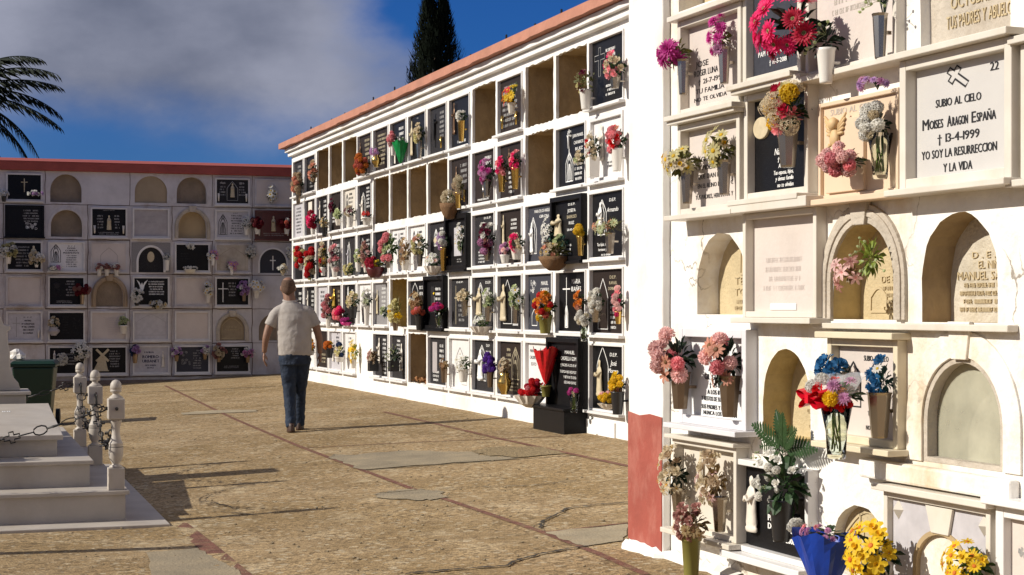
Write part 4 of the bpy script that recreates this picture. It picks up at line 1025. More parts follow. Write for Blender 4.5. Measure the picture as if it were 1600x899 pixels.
bb(694,570,17,20,[da('brown',2,'tan'),da('tan',1,'brown')],9,'withered brown bunch in bottom row, tenth niche','dull',.05,.18,lc='dry')
bb(724,567,27,32,[li('white',3,'paleyellow'),ro('white',1)],9,'white lilies in grey vase, bottom row, eleventh niche','white',.07,.16,lc='mid')
bb(766,570,22,38,[ca('purple',3),cl('purple',1)],15,'vivid purple bunch, bottom row, twelfth niche','dull',.05,.18)
bb(788,573,20,32,[da('beige',2,'brown'),da('cream',1,'brown')],13,'dried cream bunch in round gold urn, bottom row','goldurn',.085,.25,lc='dry')
bb(838,608,34,30,[ca('red',2),ca('crimson',2),ca('pink',1)],16,'red carnation bunch below the red cellophane, bottom row','black',.06,.06,off=.22)
bb(828,614,34,12,[ca('red',3),ro('red',1)],9,'low red flowers in white shell bowl on the wall foot','shell',.15,.13,shape='dome',off=.28)
bb(853,600,14,8,[ro('red',1)],2,'bunch wrapped in a tall red cellophane cone, bottom row','olive',.055,.12,wrap=(mat('red_film',(.55,.01,.015),.3,var=.3,vscale=30),.37,.17,.14),off=.17,lc='deep')
bb(897,612,18,12,[ca('magenta',2),li('cream',1)],5,'small magenta bunch in a glass on the black pedestal','glass',.055,.19,off=.19,lc='deep')
bb(965,600,25,40,[ca('yellow',3),ro('peach',1),ro('yellow',1)],11,'yellow carnations in black vase, nearest in bottom row','black',.07,.22,lc='dark')
bb(950,624,30,22,[ca('yellow',3),ca('palepink',1)],11,'low yellow and pink bowl on the nearest bottom sill','shell',.09,.06,shape='dome')
# fallen leaves in an open niche: one mass of litter
m=MB(); q=random.Random(8); cxk=(bx(8)+bx(9))/2
for i in range(60):
    M=Matrix.Translation((q.uniform(-.38,.38),q.uniform(.02,.3),q.uniform(0,.05)))@Euler((q.uniform(-1,1),q.uniform(-1,1),q.uniform(0,6))).to_matrix().to_4x4()
    vs,fs=petal_grid(.07,.04,.4,1.2,2,.1,.1); m.add([M@Vector(p) for p in vs],fs)
x,y,_=B.w(cxk,0,0); tag(m.build('leaf_litter',mat('dry_litter',(.35,.16,.06),.8,var=.4,vscale=40),loc=(x,y,BR[4]+.0),rz=B.rz),'dry brown leaf litter on the floor of an open niche',kind='stuff')
# ================================================================== BLOCK A : near wall on the right
aw=thing('niche_block','near whitewashed wall of old arched niches with a red painted base strip','building',(A.P0.x,A.P0.y,0),A.rz)
ra=random.Random(3)
AC=[-8.41,-7.52,-6.83,-6.10,-5.36,-4.63,-3.9,-3.1,-2.3,-1.5,-.7,.1,.9,1.7]
AZ=[-.35,.135,.722,1.316,1.876,2.44,3.0,3.56,4.12]
AH={}  # (col,row) -> arch (x0,x1,z0,spring,top,depth)
AH[(0,3)]=(-8.07,-7.53,1.367,1.52,1.80,.16)
AH[(1,2)]=(-7.36,-6.91,.758,.93,1.20,.19)
AH[(2,3)]=(-6.71,-6.20,1.349,1.52,1.79,.17)
AH[(2,1)]=(-6.72,-6.27,.17,.28,.50,.07)
AH[(3,3)]=(-6.01,-5.50,1.341,1.53,1.80,.17)
AH[(3,2)]=(-6.00,-5.456,.745,.92,1.20,.20)
AH[(3,5)]=(-6.02,-5.42,2.50,2.75,2.95,.06)
for c in range(4,13):
    for r in range(1,7):
        if (c*7+r*5)%3 and not (c==4 and r in(1,4)): AH[(c,r)]=(AC[c]+.10,AC[c+1]-.10,AZ[r]+.04,AZ[r]+.24,AZ[r+1]-.08,.17)
for c in range(0,4): AH[(c,6)]=(AC[c]+.12,AC[c+1]-.1,3.05,3.25,3.48,.17)
mb=MB()
for c in range(len(AC)-1):
    for r in range(len(AZ)-1):
        hole=None;d=.1
        if (c,r) in AH:
            x0,x1,z0,zs,zt,d=AH[(c,r)]; hole=arch_pts(x0,x1,z0,zs,zt,18,.018,ra)
        cell(mb,AC[c],AC[c+1],AZ[r],AZ[r+1],hole,d,0,0,{(3,3):1,(1,2):2,(2,3):2,(3,2):2}.get((c,r),0))
mb.build('wall',[old_plaster,brown_plaster,mat('yellowed_plaster',(.56,.44,.22),.85,var=.3,vscale=5,bump=.6,bscale=20,stain=(.30,.20,.08),stain_amt=.7,stain_scale=4)],aw)
m=MB(); pts=rect_pts(-8.836,-8.39,-.35,4.12,1,40,.004,ra); m.prism(pts,-.05,-.0005); m.build('pilaster',white_plaster,aw,bevel=.008)
m=MB(); m.box(-8.82,1.7,.0005+.001,2.4,-.35,-.34); m.box(-8.832,-8.822,.002,2.4,-.35,4.12); m.box(-8.83,1.7,.25,2.4,4.121,4.3); m.box(-8.82,1.7,2.3,2.4,-.35,4.1); m.box(1.7,1.8,0,2.4,-.35,4.12); m.build('side_walls',white_plaster,aw)
m=MB(); m.box(-8.88,1.85,-.09,2.45,4.31,4.42); m.build('coping',salmon_paint,aw,bevel=.01)
pts=[(-8.833,.055),(-8.72,.040),(-8.57,.050),(-8.396,.025)]+[(-8.394,.3),(-8.396,.55),(-8.393,.79)]+[(-8.55,.796),(-8.68,.787),(-8.833,.80)]
pts=[(a+ra.uniform(-.002,.002),b+ra.uniform(-.006,.006)) for a,b in pts]
m=MB(); m.prism(pts,-.0545,-.0502); m.build('painted_base',red_wall_paint,aw)
# plaster foot spreading onto the paving
m=MB(); n=26; v=[]
for i in range(n+1):
    x=-8.86+ (0.4+ .9)*i/n*1.0; e=.02+ra.uniform(0,.022)+(.01 if x>-8.4 else .04)
    v += [(x,-.006 if x>-8.38 else -.056,.045+ra.uniform(-.012,.012)),(x,-e-.02,.02),(x,-e-.035,-.06)]
m.add(v,[(3*i+k,3*i+k+1,3*i+k+4,3*i+k+3) for i in range(n) for k in range(2)]); m.build('plaster_foot',white_plaster,aw)
# plaster ledges and patches on the face
m=MB(); m.prism([(-6.42,.64),(-5.36,.64),(-5.36,.725),(-6.42,.728)],-.055,-.0008); m.build('ledge',old_plaster,aw,bevel=.012)
m=MB(); m.box(-6.14,-5.37,-.055,-.0008,1.306,1.334); m.build('sill',cream_marble,aw,bevel=.004)
m=MB(); m.box(-6.82,-6.142,-.05,-.0008,1.306,1.332); m.build('sill',cream_marble,aw,bevel=.004)
def moulding(x0,x1,z0,zs,zt,w,p,mt,parent,keystone=True,lines=True):
    o=arch_pts(x0-w,x1+w,z0,zs,zt+w,20)[1:]; i_=arch_pts(x0,x1,z0,zs,zt,20)[1:]
    o.append((x0-w,z0)); i_.append((x0,z0))
    m=MB(); m.band(o,i_,-p,-.0006); 
    if lines:
        o2=arch_pts(x0-w*.72,x1+w*.72,z0,zs,zt+w*.72,20)[1:]; i2=arch_pts(x0-w*.35,x1+w*.35,z0,zs,zt+w*.35,20)[1:]; o2.append((x0-w*.72,z0)); i2.append((x0-w*.35,z0))
        m.band(o2,i2,-p*1.45,-p+.0005)
    m.build('moulding',mt,parent,bevel=.003)
    if keystone:
        cx=(x0+x1)/2; m=MB(); m.prism([(cx-.05,zt-.012),(cx+.05,zt-.012),(cx+.075,zt+w+.035),(cx-.075,zt+w+.035)],-p*2.0,-p*.2); m.build('keystone',mt,parent,bevel=.004)
def arched(W,U0,U1,z0,zs,zt,y,slab,label,feats=(),mould=None,name='niche_plaque',seed=1,glassy=False,mesh_rec=0,cat='niche plaque',group=None,jit=0):
    x,yy,_=W.w((U0+U1)/2,0,0); root=thing(name,label,cat,(x,yy,z0),W.rz,group); w=(U1-U0)/2; h=zt-z0; rnd=random.Random(seed)
    m=MB(); m.prism(arch_pts(-w-.025,w+.025,-.02,zs-z0,h+.02,18),y,y+.04); m.build('slab',slab,root)
    let={}
    X=lambda a:-w+2*w*a; Z=lambda b:h*b
    for ft in feats:
        mt=ft[1]; mb=let.setdefault(mt.name,(MB(),mt))[0]; y0=y-.002
        if ft[0]=='text': put_text(mb,ft[2],X(ft[3]),X(ft[4]),Z(ft[5]),ft[6]*h,y0)
        if ft[0]=='scr': scribble(mb,X(ft[2]),X(ft[3]),Z(ft[4]),Z(ft[5]),ft[6],y0,rnd)
        if ft[0]=='cross': eng_cross(mb,X(ft[2]),y0,Z(ft[3]),ft[4]*2*w,ft[5]*h,.02)
        if ft[0]=='crosso': eng_cross(mb,X(ft[2]),y0,Z(ft[3]),ft[4]*2*w,ft[5]*h,.018,True)
        if ft[0]=='arch': eng_arch(mb,X(ft[2]),y0,Z(ft[3]),ft[4]*2*w,ft[5]*h,.012,False)
        if ft[0]=='oval':
            q=MB(); q.prism([(X(ft[2])+ft[4]*w*math.cos(i*math.pi/12),Z(ft[3])+ft[5]*h*.5*math.sin(i*math.pi/12)) for i in range(24)],y-.012,y+.01); q.build('medallion',mt,root)
    for mn,(mb,mt) in let.items():
        if mb.f:
            if mt is let_faint or mt is relief:
                # cut letters standing proud of the stone
                me=MB(); 
                for f in mb.f:
                    pv=[mb.v[i] for i in f]; n=len(pv); fr=[(p[0],y-.006,p[2]) for p in pv]; bk=[(p[0],y+.001,p[2]) for p in pv]
                    me.add(fr+bk,[tuple(range(n))]+[(i,i+n,(i+1)%n+n,(i+1)%n) for i in range(n)])
                me.build('lettering',mt,root)
            else: mb.build('lettering',mt,root)
    if mould: moulding(-w,w,0,zs-z0,h,mould[0],mould[1],mould[2],root,*(mould[3:] if len(mould)>3 else ()))
    return root
relief=mat('raised_stone_letters',(.50,.40,.24),.75,var=.1)
gA='niche plaques of the near right wall'
arched(A,-8.07,-7.53,1.367,1.52,1.80,.13,sand_stone,'yellow sandstone arched slab left of the blank pale plaque',[('crosso',relief,.72,.62,.2,.3),('arch',relief,.72,.5,.5,.42),('text',relief,'TERESA',.35,.95,.42,.09),('text',relief,'TOLEDO',.35,.95,.28,.09),('scr',relief,.3,.95,.04,.2,2)],seed=2,group=gA)
arched(A,-7.36,-6.91,.758,.93,1.20,.16,sand_stone,'yellow sandstone arched slab in the niche above the fern bouquet',[('text',relief,'ANTONIO',.35,1,.56,.09),('text',relief,'SILVA',.4,.9,.42,.09),('scr',relief,.35,.95,.08,.34,3),('arch',relief,.7,.6,.5,.33)],seed=3,group=gA)
arched(A,-6.71,-6.20,1.349,1.52,1.79,.15,sand_stone,'sandstone slab inside the moulded arch with a keystone and hanging flowers',[('text',relief,'OSVALDO',.5,.95,.55,.07),('text',relief,'DE B. NUÑEZ',.35,.98,.42,.07),('scr',relief,.35,.95,.08,.36,4),('arch',relief,.3,.08,.25,.25)],mould=(.085,.018,warm_stone),seed=4,group=gA)
arched(A,-6.72,-6.27,.17,.28,.50,.055,sand_stone,'low arched slab with a raised cross behind the blue paper bouquet',[('crosso',relief,.5,.42,.3,.5),('arch',relief,.5,.05,.8,.85),('arch',relief,.25,.3,.16,.35),('arch',relief,.75,.3,.16,.35)],seed=5,group=gA)
arched(A,-6.01,-5.50,1.341,1.53,1.80,.15,mat('worn_limestone',(.56,.50,.40),.85,var=.2,vscale=7,bump=.5,bscale=50,stain=(.36,.30,.18),stain_amt=.7,stain_scale=4),'worn carved slab deep in the unframed arch beside a thick ledge',[('text',relief,'D . E . P',.3,.7,.62,.06),('text',relief,'EL NIÑO',.38,.72,.53,.07),('text',relief,'MANUEL SANTOS',.1,.95,.43,.075),('scr',relief,.1,.95,.08,.38,4)],seed=6,group=gA)
g=arched(A,-6.00,-5.456,.745,.92,1.20,.19,mat('dusty_slab',(.50,.46,.36),.8,var=.2,vscale=6),'glazed arched niche with a faint slab behind dusty glass',[('text',let_faint,'ANGEL',.35,.85,.62,.15),('text',let_faint,'ERNESTO',.4,.95,.26,.09)],seed=7,group=gA,mould=(.11,.012,old_plaster,True,False))
m=MB(); m.prism(arch_pts(-.262,.262,.012,.18,.448,18),.052,.056); m.build('glass_pane',mat('dusty_glass',(.62,.60,.46),.18,var=.25,vscale=5,alpha=.45),g)
m=MB(); o=arch_pts(-.270,.270,.001,.175,.455,18,.004,ra); i_=arch_pts(-.245,.245,.022,.175,.430,18); m.band(o,i_,.0,.05,closed=True); m.build('glass_frame',warm_stone,g)
arched(A,-6.02,-5.42,2.50,2.75,2.95,.05,warm_stone,'pale slab above the large cross plaque, partly cut by frame top',[('text',relief,'OCTUBRE 1967',.25,.9,.42,.12),('text',relief,'TUS PADRES Y ABUELOS',.2,.95,.24,.12)],seed=8,group=gA)
for (c,r),(x0,x1,z0,zs,zt,d) in AH.items():
    if c>=4 or r==6:
        arched(A,x0,x1,z0,zs,zt,d-.02,sand_stone,f'plain sandstone arch slab, {ORD[c]} column, {ORD[r]} row up, near wall',seed=c*9+r,group=gA)
def ap(tl,br,off,slab,frame,label,feats,**kw):
    a=A.uv(*tl,off); b=A.uv(*br,off)
    return plaque(A,a[0],b[0],b[1],a[1],slab,frame,label,off=off,feats=feats,group=gA,bev=.004,**kw)
ap((1058,36),(1157,160),.07,pale_stone,cream_marble,'pink marble plaque with hood between two magenta bouquets',[('text',K_,'JOSE',.15,.42,.53,.07),('text',K_,'ROGER LUNA',.12,.62,.42,.075),('text',K_,'† 21-7-1998',.2,.75,.31,.06),('text',K_,'TU FAMILIA',.15,.75,.20,.06),('text',K_,'NO TE OLVIDA',.12,.8,.10,.05)],rec=.055,fw=.035,sill=.07,hood=.05)
ap((1058,197),(1155,327),.07,pale_stone,cream_marble,'pink marble plaque with cream daisies and small black text below',[('text',K_,'AGRADECEMOS',.2,.9,.62,.06),('text',K_,'Y PIDEN A LOS',.2,.9,.51,.06),('text',K_,'QUE DAN POR EL',.2,.9,.40,.06),('text',K_,'EN EL REINO DE LOS C',.2,.95,.28,.055),('text',K_,'TUS PADRES, HERMANOS Y',.15,.95,.14,.055)],rec=.055,fw=.035,sill=.07,hood=.05)
ap((1060,513),(1165,674),.07,mat('bright_white_marble',(.76,.76,.75),.4,var=.04),mat('blueish_white_marble',(.68,.67,.69),.4,var=.08),'white plaque with bold black lettering between pink pompoms',[('text',K_,'Q.E.P.D.',.38,.62,.69,.055,.01),('text',K_,'ANA MARIA',.36,.80,.60,.06,.01),('text',K_,'GIL GUERRERO',.28,.85,.50,.068,.012),('text',K_,'† 23-2-1993',.38,.75,.40,.058,.01),('text',K_,'A LOS 8 AÑOS',.34,.78,.31,.058,.01),('text',K_,'Y RESTOS DE SUS HERMANOS',.22,.92,.225,.055,.008),('text',K_,'SUS PADRES Y HERMANOS',.22,.92,.12,.055,.008),('text',K_,'NUNCA LOS OLVIDAN',.26,.92,.045,.052,.008)],rec=.055,fw=.045,sill=.08)
ap((1050,684),(1150,850),.07,cream_marble,cream_marble,'cream marble plaque in the lowest row behind dried lilies',[('scr',let_faint,.3,.8,.3,.6,3),('statue',beige_fig,.42,.55,.4)],rec=.055,fw=.03,sill=.06,hood=.035,hood_t=.022)
ap((1160,-30),(1251,112),.06,blue_stone,cream_marble,'slate plaque under the hot pink gerberas',[('text',W_,'PAPI TE QUEREMOS',.12,.88,.24,.055),('text',W_,'† 16-5-2018',.38,.78,.13,.05)],rec=.045,fw=.035,sill=.08)
r_=ap((1162,150),(1262,302),.06,black,cream_marble,'black plaque with white script and a cream oval cameo',[('oval',beige_fig,.17,.70,.28,.24),('text',W_,'Navarro',.42,.74,.42,.07,0,.25),('text',W_,'† 29-11',.48,.70,.335,.045,0,.2),('text',W_,'A los 84',.50,.72,.265,.045,0,.2),('text',W_,'Tus esposa, hijos,',.40,.80,.195,.045,0,.2),('text',W_,'y demas familia',.44,.80,.13,.045,0,.2),('text',W_,'no te olvidan',.48,.80,.06,.045,0,.2)],rec=.045,fw=.035,sill=.08,hood=.06)
ap((1160,335),(1275,497),.06,pale_stone,cream_marble,'blank pale plaque with one tiny strip label at its foot',[('scr',mat('ghost_letters',(.60,.52,.47),.6,var=0),.15,.9,.2,.6,4),('panel',marble,.3,.75,.012,.085,.006),('text',K_,'PTOS. TUBERIA LO.CAPS',.32,.73,.045,.035)],rec=.05,fw=.03,sill=.055,hood=.075,hood_t=.05)
ap((1147,716),(1262,890),.06,black,marble,'black plaque with white praying Virgin beside the fern bouquet',[('statue',bone,.17,.18,.70,.22),('text',W_,'D.E.P.',.55,.75,.49,.035),('text',W_,'PEREGRIN',.40,.78,.40,.075,.008),('text',W_,'DOMINGUEZ',.40,.88,.30,.075,.008),('text',W_,'† 24-9-2006',.48,.85,.17,.065,.006)],rec=.05,fw=.03,sill=.07,sill_t=.035)
ap((1258,-50),(1400,90),.05,pale_stone,cream_marble,'plaque dappled by leaf shadows behind the dark greenery',[('scr',let_faint,.2,.8,.5,.9,4)],rec=.045,fw=.03,sill=.07)
ch=ap((1278,163),(1403,300),.04,peach_stone,peach_stone,'peach marble plaque with an angel relief and pink carnations',[('panel',peach_stone,.08,.62,.02,.83,.02),('text',let_faint,'SUBIO AL CIELO',.1,.75,.93,.07),('oval',beige_fig,.26,.68,.20,.16),('oval',beige_fig,.30,.50,.16,.22),('oval',beige_fig,.52,.66,.12,.26),('oval',beige_fig,.10,.60,.08,.2)],rec=.02,fw=.02,sill=.07)
m=MB(); m.lathe([(.002,-.028),(.022,-.02),(.030,0),(.024,.022),(.004,.032)],12,-.17,-.055,.345,1,.8); m.lathe([(.004,-.045),(.030,-.03),(.034,0),(.02,.03),(.005,.04)],12,-.165,-.05,.285,1,.6)
for s_ in(-1,1):
    for q_ in range(5): m.tube([(-.165+s_*.03,-.045,.30+q_*.008),(-.165+s_*(.065+.006*q_),-.047,.30+q_*.022)],[.012,.006],6)
m.tube([(-.19,-.06,.25),(-.215,-.062,.225),(-.19,-.064,.205)],.011,6); m.tube([(-.15,-.06,.25),(-.14,-.066,.22),(-.15,-.066,.20)],.011,6)
m.build('angel_figure',mat('cherub_stone',(.62,.43,.22),.6,var=.1),ch,smooth=True)
ap((1292,528),(1402,703),.05,pale_stone,mat('yellowish_marble',(.66,.58,.42),.4,var=.12),'hooded plaque behind the mixed bouquet and blue roses',[('text',K_,'SUBIO AL CIELO',.48,.93,.87,.06),('text',K_,'Gabriel',.62,.85,.77,.06,0,.2),('text',K_,'PUERTO',.52,.85,.65,.07),('arch',K_,.28,.32,.24,.5),('text',K_,'TUS PADRES',.55,.92,.26,.05),('text',K_,'Y FAMILIA',.60,.90,.18,.05),('text',K_,'NO TE OLVIDAN',.52,.93,.10,.05)],rec=.045,fw=.035,sill=.07,hood=.05)
cr=ap((1405,97),(1580,278),.075,mat('grey_white_marble',(.53,.51,.485),.4,var=.06,vscale=4),cream_marble,'large white plaque numbered 22 with a slanted outlined cross',[('text',K_,'22',.86,.95,.90,.075,.004),('text',K_,'SUBIO AL CIELO',.24,.76,.665,.072,.003),('text',K_,'M',.08,.155,.49,.10,.004),('text',K_,'OISES',.165,.325,.482,.08,.004),('text',K_,'A',.375,.425,.49,.10,.004),('text',K_,'RAGON',.435,.61,.482,.08,.004),('text',K_,'E',.655,.70,.49,.10,.004),('text',K_,'SPAÑA',.71,.92,.482,.08,.004),('text',K_,'† 13-4-1999',.26,.74,.345,.078,.003),('text',K_,'YO SOY LA RESURRECCION',.07,.93,.21,.078,.003),('text',K_,'Y LA VIDA',.33,.66,.075,.078,.003)],rec=.055,fw=.045,sill=.06,hood=.05)
m=MB(); q=[(-.035,-.16),(.035,-.16),(.035,.02),(.10,.02),(.10,.09),(.035,.09),(.035,.16),(-.035,.16),(-.035,.09),(-.10,.09),(-.10,.02),(-.035,.02)]
an=R(52); s_=.36; q=[((a*math.cos(an)-b*math.sin(an))*s_*1.35,(a*math.sin(an)+b*math.cos(an))*s_) for a,b in q]; cu=A.uv(1497,116,.02); ccx=cu[0]-(A.uv(1405,97,.075)[0]+A.uv(1580,278,.075)[0])/2; ccz=cu[1]-A.uv(1580,278,.075)[1]; m.ribbon([(a+ccx,b+ccz-.012) for a,b in q],.009,-.0222,True); m.build('engraved_cross',let_black,cr)
g=ap((1380,765),(1547,990),.045,lav_stone,cream_marble,'grey stone front with a small arch and diamond bosses',[],rec=.03,fw=.03,sill=0,hood=.045)
# replace its slab by an arched opening
for o in list(g.children):
    if o.name.startswith('slab'): gs=o
a=A.uv(1380,765,.045); b=A.uv(1547,990,.045); w=(b[0]-a[0])/2; h=a[1]-b[1]
m=MB(); cell(m,-w+.02,w-.02,.02,h-.02,arch_pts(-.17,.19,.03,h*.40,h*.70,18),.24,y=-.015,mi=0,rmi=1); gs.data=m.mesh('slab',[lav_stone,mat('tan_lining',(.42,.31,.17),.6,var=.15,vscale=6)])
m=MB(); o=arch_pts(-.185,.205,.03,h*.40,h*.73,18)[1:]+[(-.185,.03)]; i_=arch_pts(-.16,.18,.03,h*.40,h*.69,18)[1:]+[(-.16,.03)]; m.band(o,i_,-.022,.20); m.build('arch_lining',mat('tan_lining',(.42,.31,.17),.6,var=.15,vscale=6),g)
m=MB(); m.prism([(-.045,h*.70),(.075,h*.70),(.105,h*.93),(-.085,h*.93)],-.03,-.016); m.build('keystone',cream_marble,g,bevel=.003)
for cx in(-w+.075,w-.075):
    m=MB(); zc=h*.84; m.add([(cx-.035,-.0155,zc),(cx,-.0155,zc-.045),(cx+.035,-.0155,zc),(cx,-.0155,zc+.045),(cx,-.045,zc)],[(0,1,4),(1,2,4),(2,3,4),(3,0,4)]); m.build('diamond_boss',cream_marble,g)
m=MB(); m.box(-.2,.22,.20,.24,.02,h*.75); m.build('inner_slab',dark_grey,g); m=MB(); put_text(m,'OPTATO',-.05,.15,h*.30,.04,.197); m.build('lettering',let_white,g)
ap((1555,787),(1690,990),.045,pale_stone,marble,'pale plaque in the near bottom corner cut by the frame edge',[('squig',let_grey,.18,.55,.15,.1)],rec=.04,fw=.05,sill=0,hood=.05)
ap((1594,70),(1700,270),.05,pale_stone,cream_marble,'plaque right of the numbered one, cut off by the photo edge',[],rec=.04,fw=.04,sill=.05,hood=.04)
# ------------------------------------------------------------------ bouquets on A
def ab(px,py,w,h,flw,n,label,vase=None,vr=.04,vh=.17,**kw):
    return bouquet(A,px,py,w,h,flw,n,label,vase,vr,vh,near=True,group='flowers on the near right wall',seed=int(px*3+py),**kw)
ab(1053,80,66,58,[mu('magenta',3),mu('mauve',1)],5,'magenta chrysanthemums leaning left out of the far steel vase','steel',.035,.19,lc='olive',fs=1.15,voff=(.07,.02))
ab(1122,55,44,74,[mu('magenta',3),mu('mauve',1),('cluster','cream',None,.6)],7,'upright magenta chrysanthemums in the steel vase beside the frame','steel',.035,.19,lc='olive',fs=1.05,voff=(.03,.02))
ab(1063,252,74,56,[da('paleyellow',3),da('cream',1),('narcissus','cream','yellow',1)],9,'left cream daisy bunch with grey green leaves','steel',.04,.18,lc='olive',voff=(.04,.02),lscale=1.1)
ab(1122,232,60,70,[da('paleyellow',2),('narcissus','cream','yellow',2)],9,'right cream daisy bunch with grey green leaves','steel',.04,.18,lc='olive',voff=(.03,.02),lscale=1.1)
ab(1238,38,150,112,[('gerbera','hotpink',None,3),('gerbera','crimson',None,1)],14,'huge hot pink gerbera bouquet at the top edge',None,lc='dark',fs=.95,lscale=.95,off=.2)
ab(1285,62,58,56,[('bud','olive' if False else 'greenwhite',None,1)],2,'dark leafy greenery in the white clamped vase','white',.045,.16,lc='dark',lscale=1.35,off=.14,voff=(.03,.0))
ab(1375,8,60,50,[('bud','greenwhite',None,1)],2,'dark green stems in the steel vase at the top edge','steel',.035,.2,leaf='thin',lc='dark',lscale=1.3)
ab(1231,170,84,96,[ro('pink',2,1.2),ro('crimson',.6),('cluster','cream',None,2,1.2),ro('paleyellow',1),ca('yellow',1)],12,'pink roses cream hydrangea and yellow blooms on the script plaque','steel',.055,.2,lc='deep',fs=1.1)
ab(1365,131,66,26,[mu('mauve',2),mu('lilac',2)],7,'flat mauve chrysanthemum bunch above the white carnations',None,leaf='thin',lc='deep',fs=1.2,off=.14)
ab(1366,192,58,66,[ca('cream',1),ca('white',3)],11,'white carnations in the tall glass beside the numbered plaque','glass',.055,.2,lc='deep',fs=1.05,voff=(.03,.01))
ab(1318,250,84,52,[ca('palepink',2),ca('pink',2)],13,'pink carnations low in front of the angel relief',None,lc='deep',off=.14,fs=1.05)
ab(1355,398,54,74,[('bud','greenwhite',None,1)],2,'green leafy sprig hanging from the keystone hook',None,lc='lime',lscale=1.15,off=.10,leaf='leafy')
ab(1326,424,70,68,[li('palepink',2,'palepink'),li('dustypink',1,'palepink')],7,'faded pink lilies hanging inside the moulded arch',None,lc='dry',off=.10,lscale=.6)
ab(1055,556,80,92,[po('pink',2),po('palepink',3),li('peach',1,'brown'),da('peach',1,'brown')],9,'left pink pompom bouquet of the bold lettered plaque','dull',.06,.2,lc='dark',fs=.88,leaf='leafy',lscale=1.08,voff=(.02,.02))
ab(1130,560,74,100,[po('pink',2),po('palepink',3),da('peach',2,'brown')],9,'right pink pompom bouquet with dark round leaves','dull',.06,.21,lc='dark',fs=.86,lscale=1.1,voff=(.03,.02))
ab(1052,738,60,96,[ro('cream',2),li('cream',2,'yellow'),ro('palepink',1),ro('beige',1)],17,'left cream lily and rose column in the lowest row','steel',.045,.12,lc='dark',lscale=.9,voff=(.02,.02))
ab(1112,748,64,100,[ro('cream',2),li('palepink',1,'yellow'),ro('beige',2)],17,'right cream rose column beside the praying Virgin plaque','steel',.045,.18,lc='dry',lscale=.85,voff=(.05,.02))
ab(1080,815,70,72,[ro('dustypink',3),li('beige',1,'yellow'),da('tan',1,'brown')],15,'dusty brown pink roses in an olive glass vase at the base','olive',.05,.24,lc='dry',lscale=.95,off=.24)
ab(1221,750,102,112,[ro('white',3),ca('white',1),('bud','greenwhite',None,1,.8)],20,'white roses in dark foliage below tall fern fronds','black',.062,.2,lc='deep',fs=.55,lscale=1.2,off=.14)
fb=ab(1217,708,112,104,[('bud','greenwhite',None,1,.4)],1,'fern fronds rising above the white roses',None,leaf='fern',lc='deep',lscale=1.4,off=.12,name='fern_spray',cat='fern')
ab(1245,820,28,24,[ca('white')],3,'single white carnation head left of the blue paper',None,off=.2,fs=1.1)
ab(1288,832,88,30,[mu('mauve',3),mu('pink',1),('bud','cream',None,1)],14,'mauve flowers wrapped in a big blue paper cone',None,off=.22,wrap=(mat('blue_paper',(.006,.045,.34),.32,var=.2,vscale=9),.30,.17,-.285),fs=.9)
ab(1364,862,112,100,[da('yellow',3,'orange'),('narcissus','yellow','yellow',2)],17,'left yellow daffodil and daisy bouquet beside blue paper','black',.05,.15,lc='dark',off=.18,fs=1.0)
ab(1512,880,98,82,[da('yellow',3,'orange'),('narcissus','yellow','yellow',2)],15,'right yellow bouquet inside the small grey arch','black',.05,.15,lc='mid',off=.12,fs=1.0)
ab(1299,574,62,46,[ro('blue',3,1.1)],6,'blue roses left of the engraved arch',None,lc='bluegreen',off=.10,fs=1.1)
ab(1374,592,48,78,[ro('blue',4,1.0),('daisy','white','yellow',.5,.7)],9,'taller blue rose bunch at the right frame','steel',.055,.2,lc='bluegreen',fs=1.1,off=.10)
ab(1307,614,104,62,[ro('red',3,1.1),po('yellow',1),ca('white',2),mu('mauve',2),mu('orange',.6)],15,'mixed red yellow white bouquet with red bow in cut glass','glass',.068,.24,off=.26,fs=1.05,bow=(mat('red_ribbon',(.60,.006,.02),.3,var=0),(-.03,-.10,.262)),wrap=(film,.15,.15,.22),lc='deep')
# ================================================================== BLOCK C : far shaded wall
cw=thing('niche_block','far shaded niche wall with a dark red coping across the end','building',(C.P0.x,C.P0.y,0),C.rz)
CE=[-5.18+.77*i for i in range(-7,0)]+[-5.18,-4.43,-3.66,-2.885,-2.10,-1.335,-.57,.25]
CZ=[.115,.745,1.40,2.055,2.70,3.355,3.965]          # row lines from the ground up
nc=len(CE)-1; k0=7                                   # k0: first column seen at the left edge
def cc(k): return k+k0
arches={(0,1):(.06,.08,.0,.0),(0,3):(.06,.06,.02,0),(0,4):(.06,.08,.02,0),(1,1):(.07,.07,.01,.06),(1,4):(.09,.08,.01,.05),(2,6):(.12,.12,.0,.10),(3,2):(.12,.10,.0,.08),(4,5):(.11,.11,.0,.10),(4,6):(.10,.0,.0,.05),(2,3):(.13,.13,.0,.09)}
for k in range(-7,0):
    for r in range(6):
        if (k*5+r*3)%4==0: arches[(r,k)]=(.08,.08,.02,.05)
CD={}
mb=MB()
for kk in range(nc):
    k=kk-k0
    for r in range(6):
        z0=CZ[5-r]; z1=CZ[6-r]; hole=None
        if (r,k) in arches:
            l,rr,b,t=arches[(r,k)]; x0=CE[kk]+.03+l; x1=CE[kk+1]-.03-rr; zb=z0+.03+b; zt=z1-.05-t
            d=.14 if k in(1,4) and r<2 else .06
            CD[(r,k)]=(x0,x1,zb,zb+(zt-zb)*.42,zt,d); hole=arch_pts(*CD[(r,k)][:5],16)
        cell(mb,CE[kk],CE[kk+1],z0,z1,hole,CD[(r,k)][5] if hole else .1)
mb.add([(CE[0],0,-.4),(CE[-1],0,-.4),(CE[-1],0,CZ[0]),(CE[0],0,CZ[0])],[(0,1,2,3)])
mb.add([(CE[-1],0,-.4),(6,0,-.4),(6,0,3.965),(CE[-1],0,3.965)],[(0,1,2,3)])
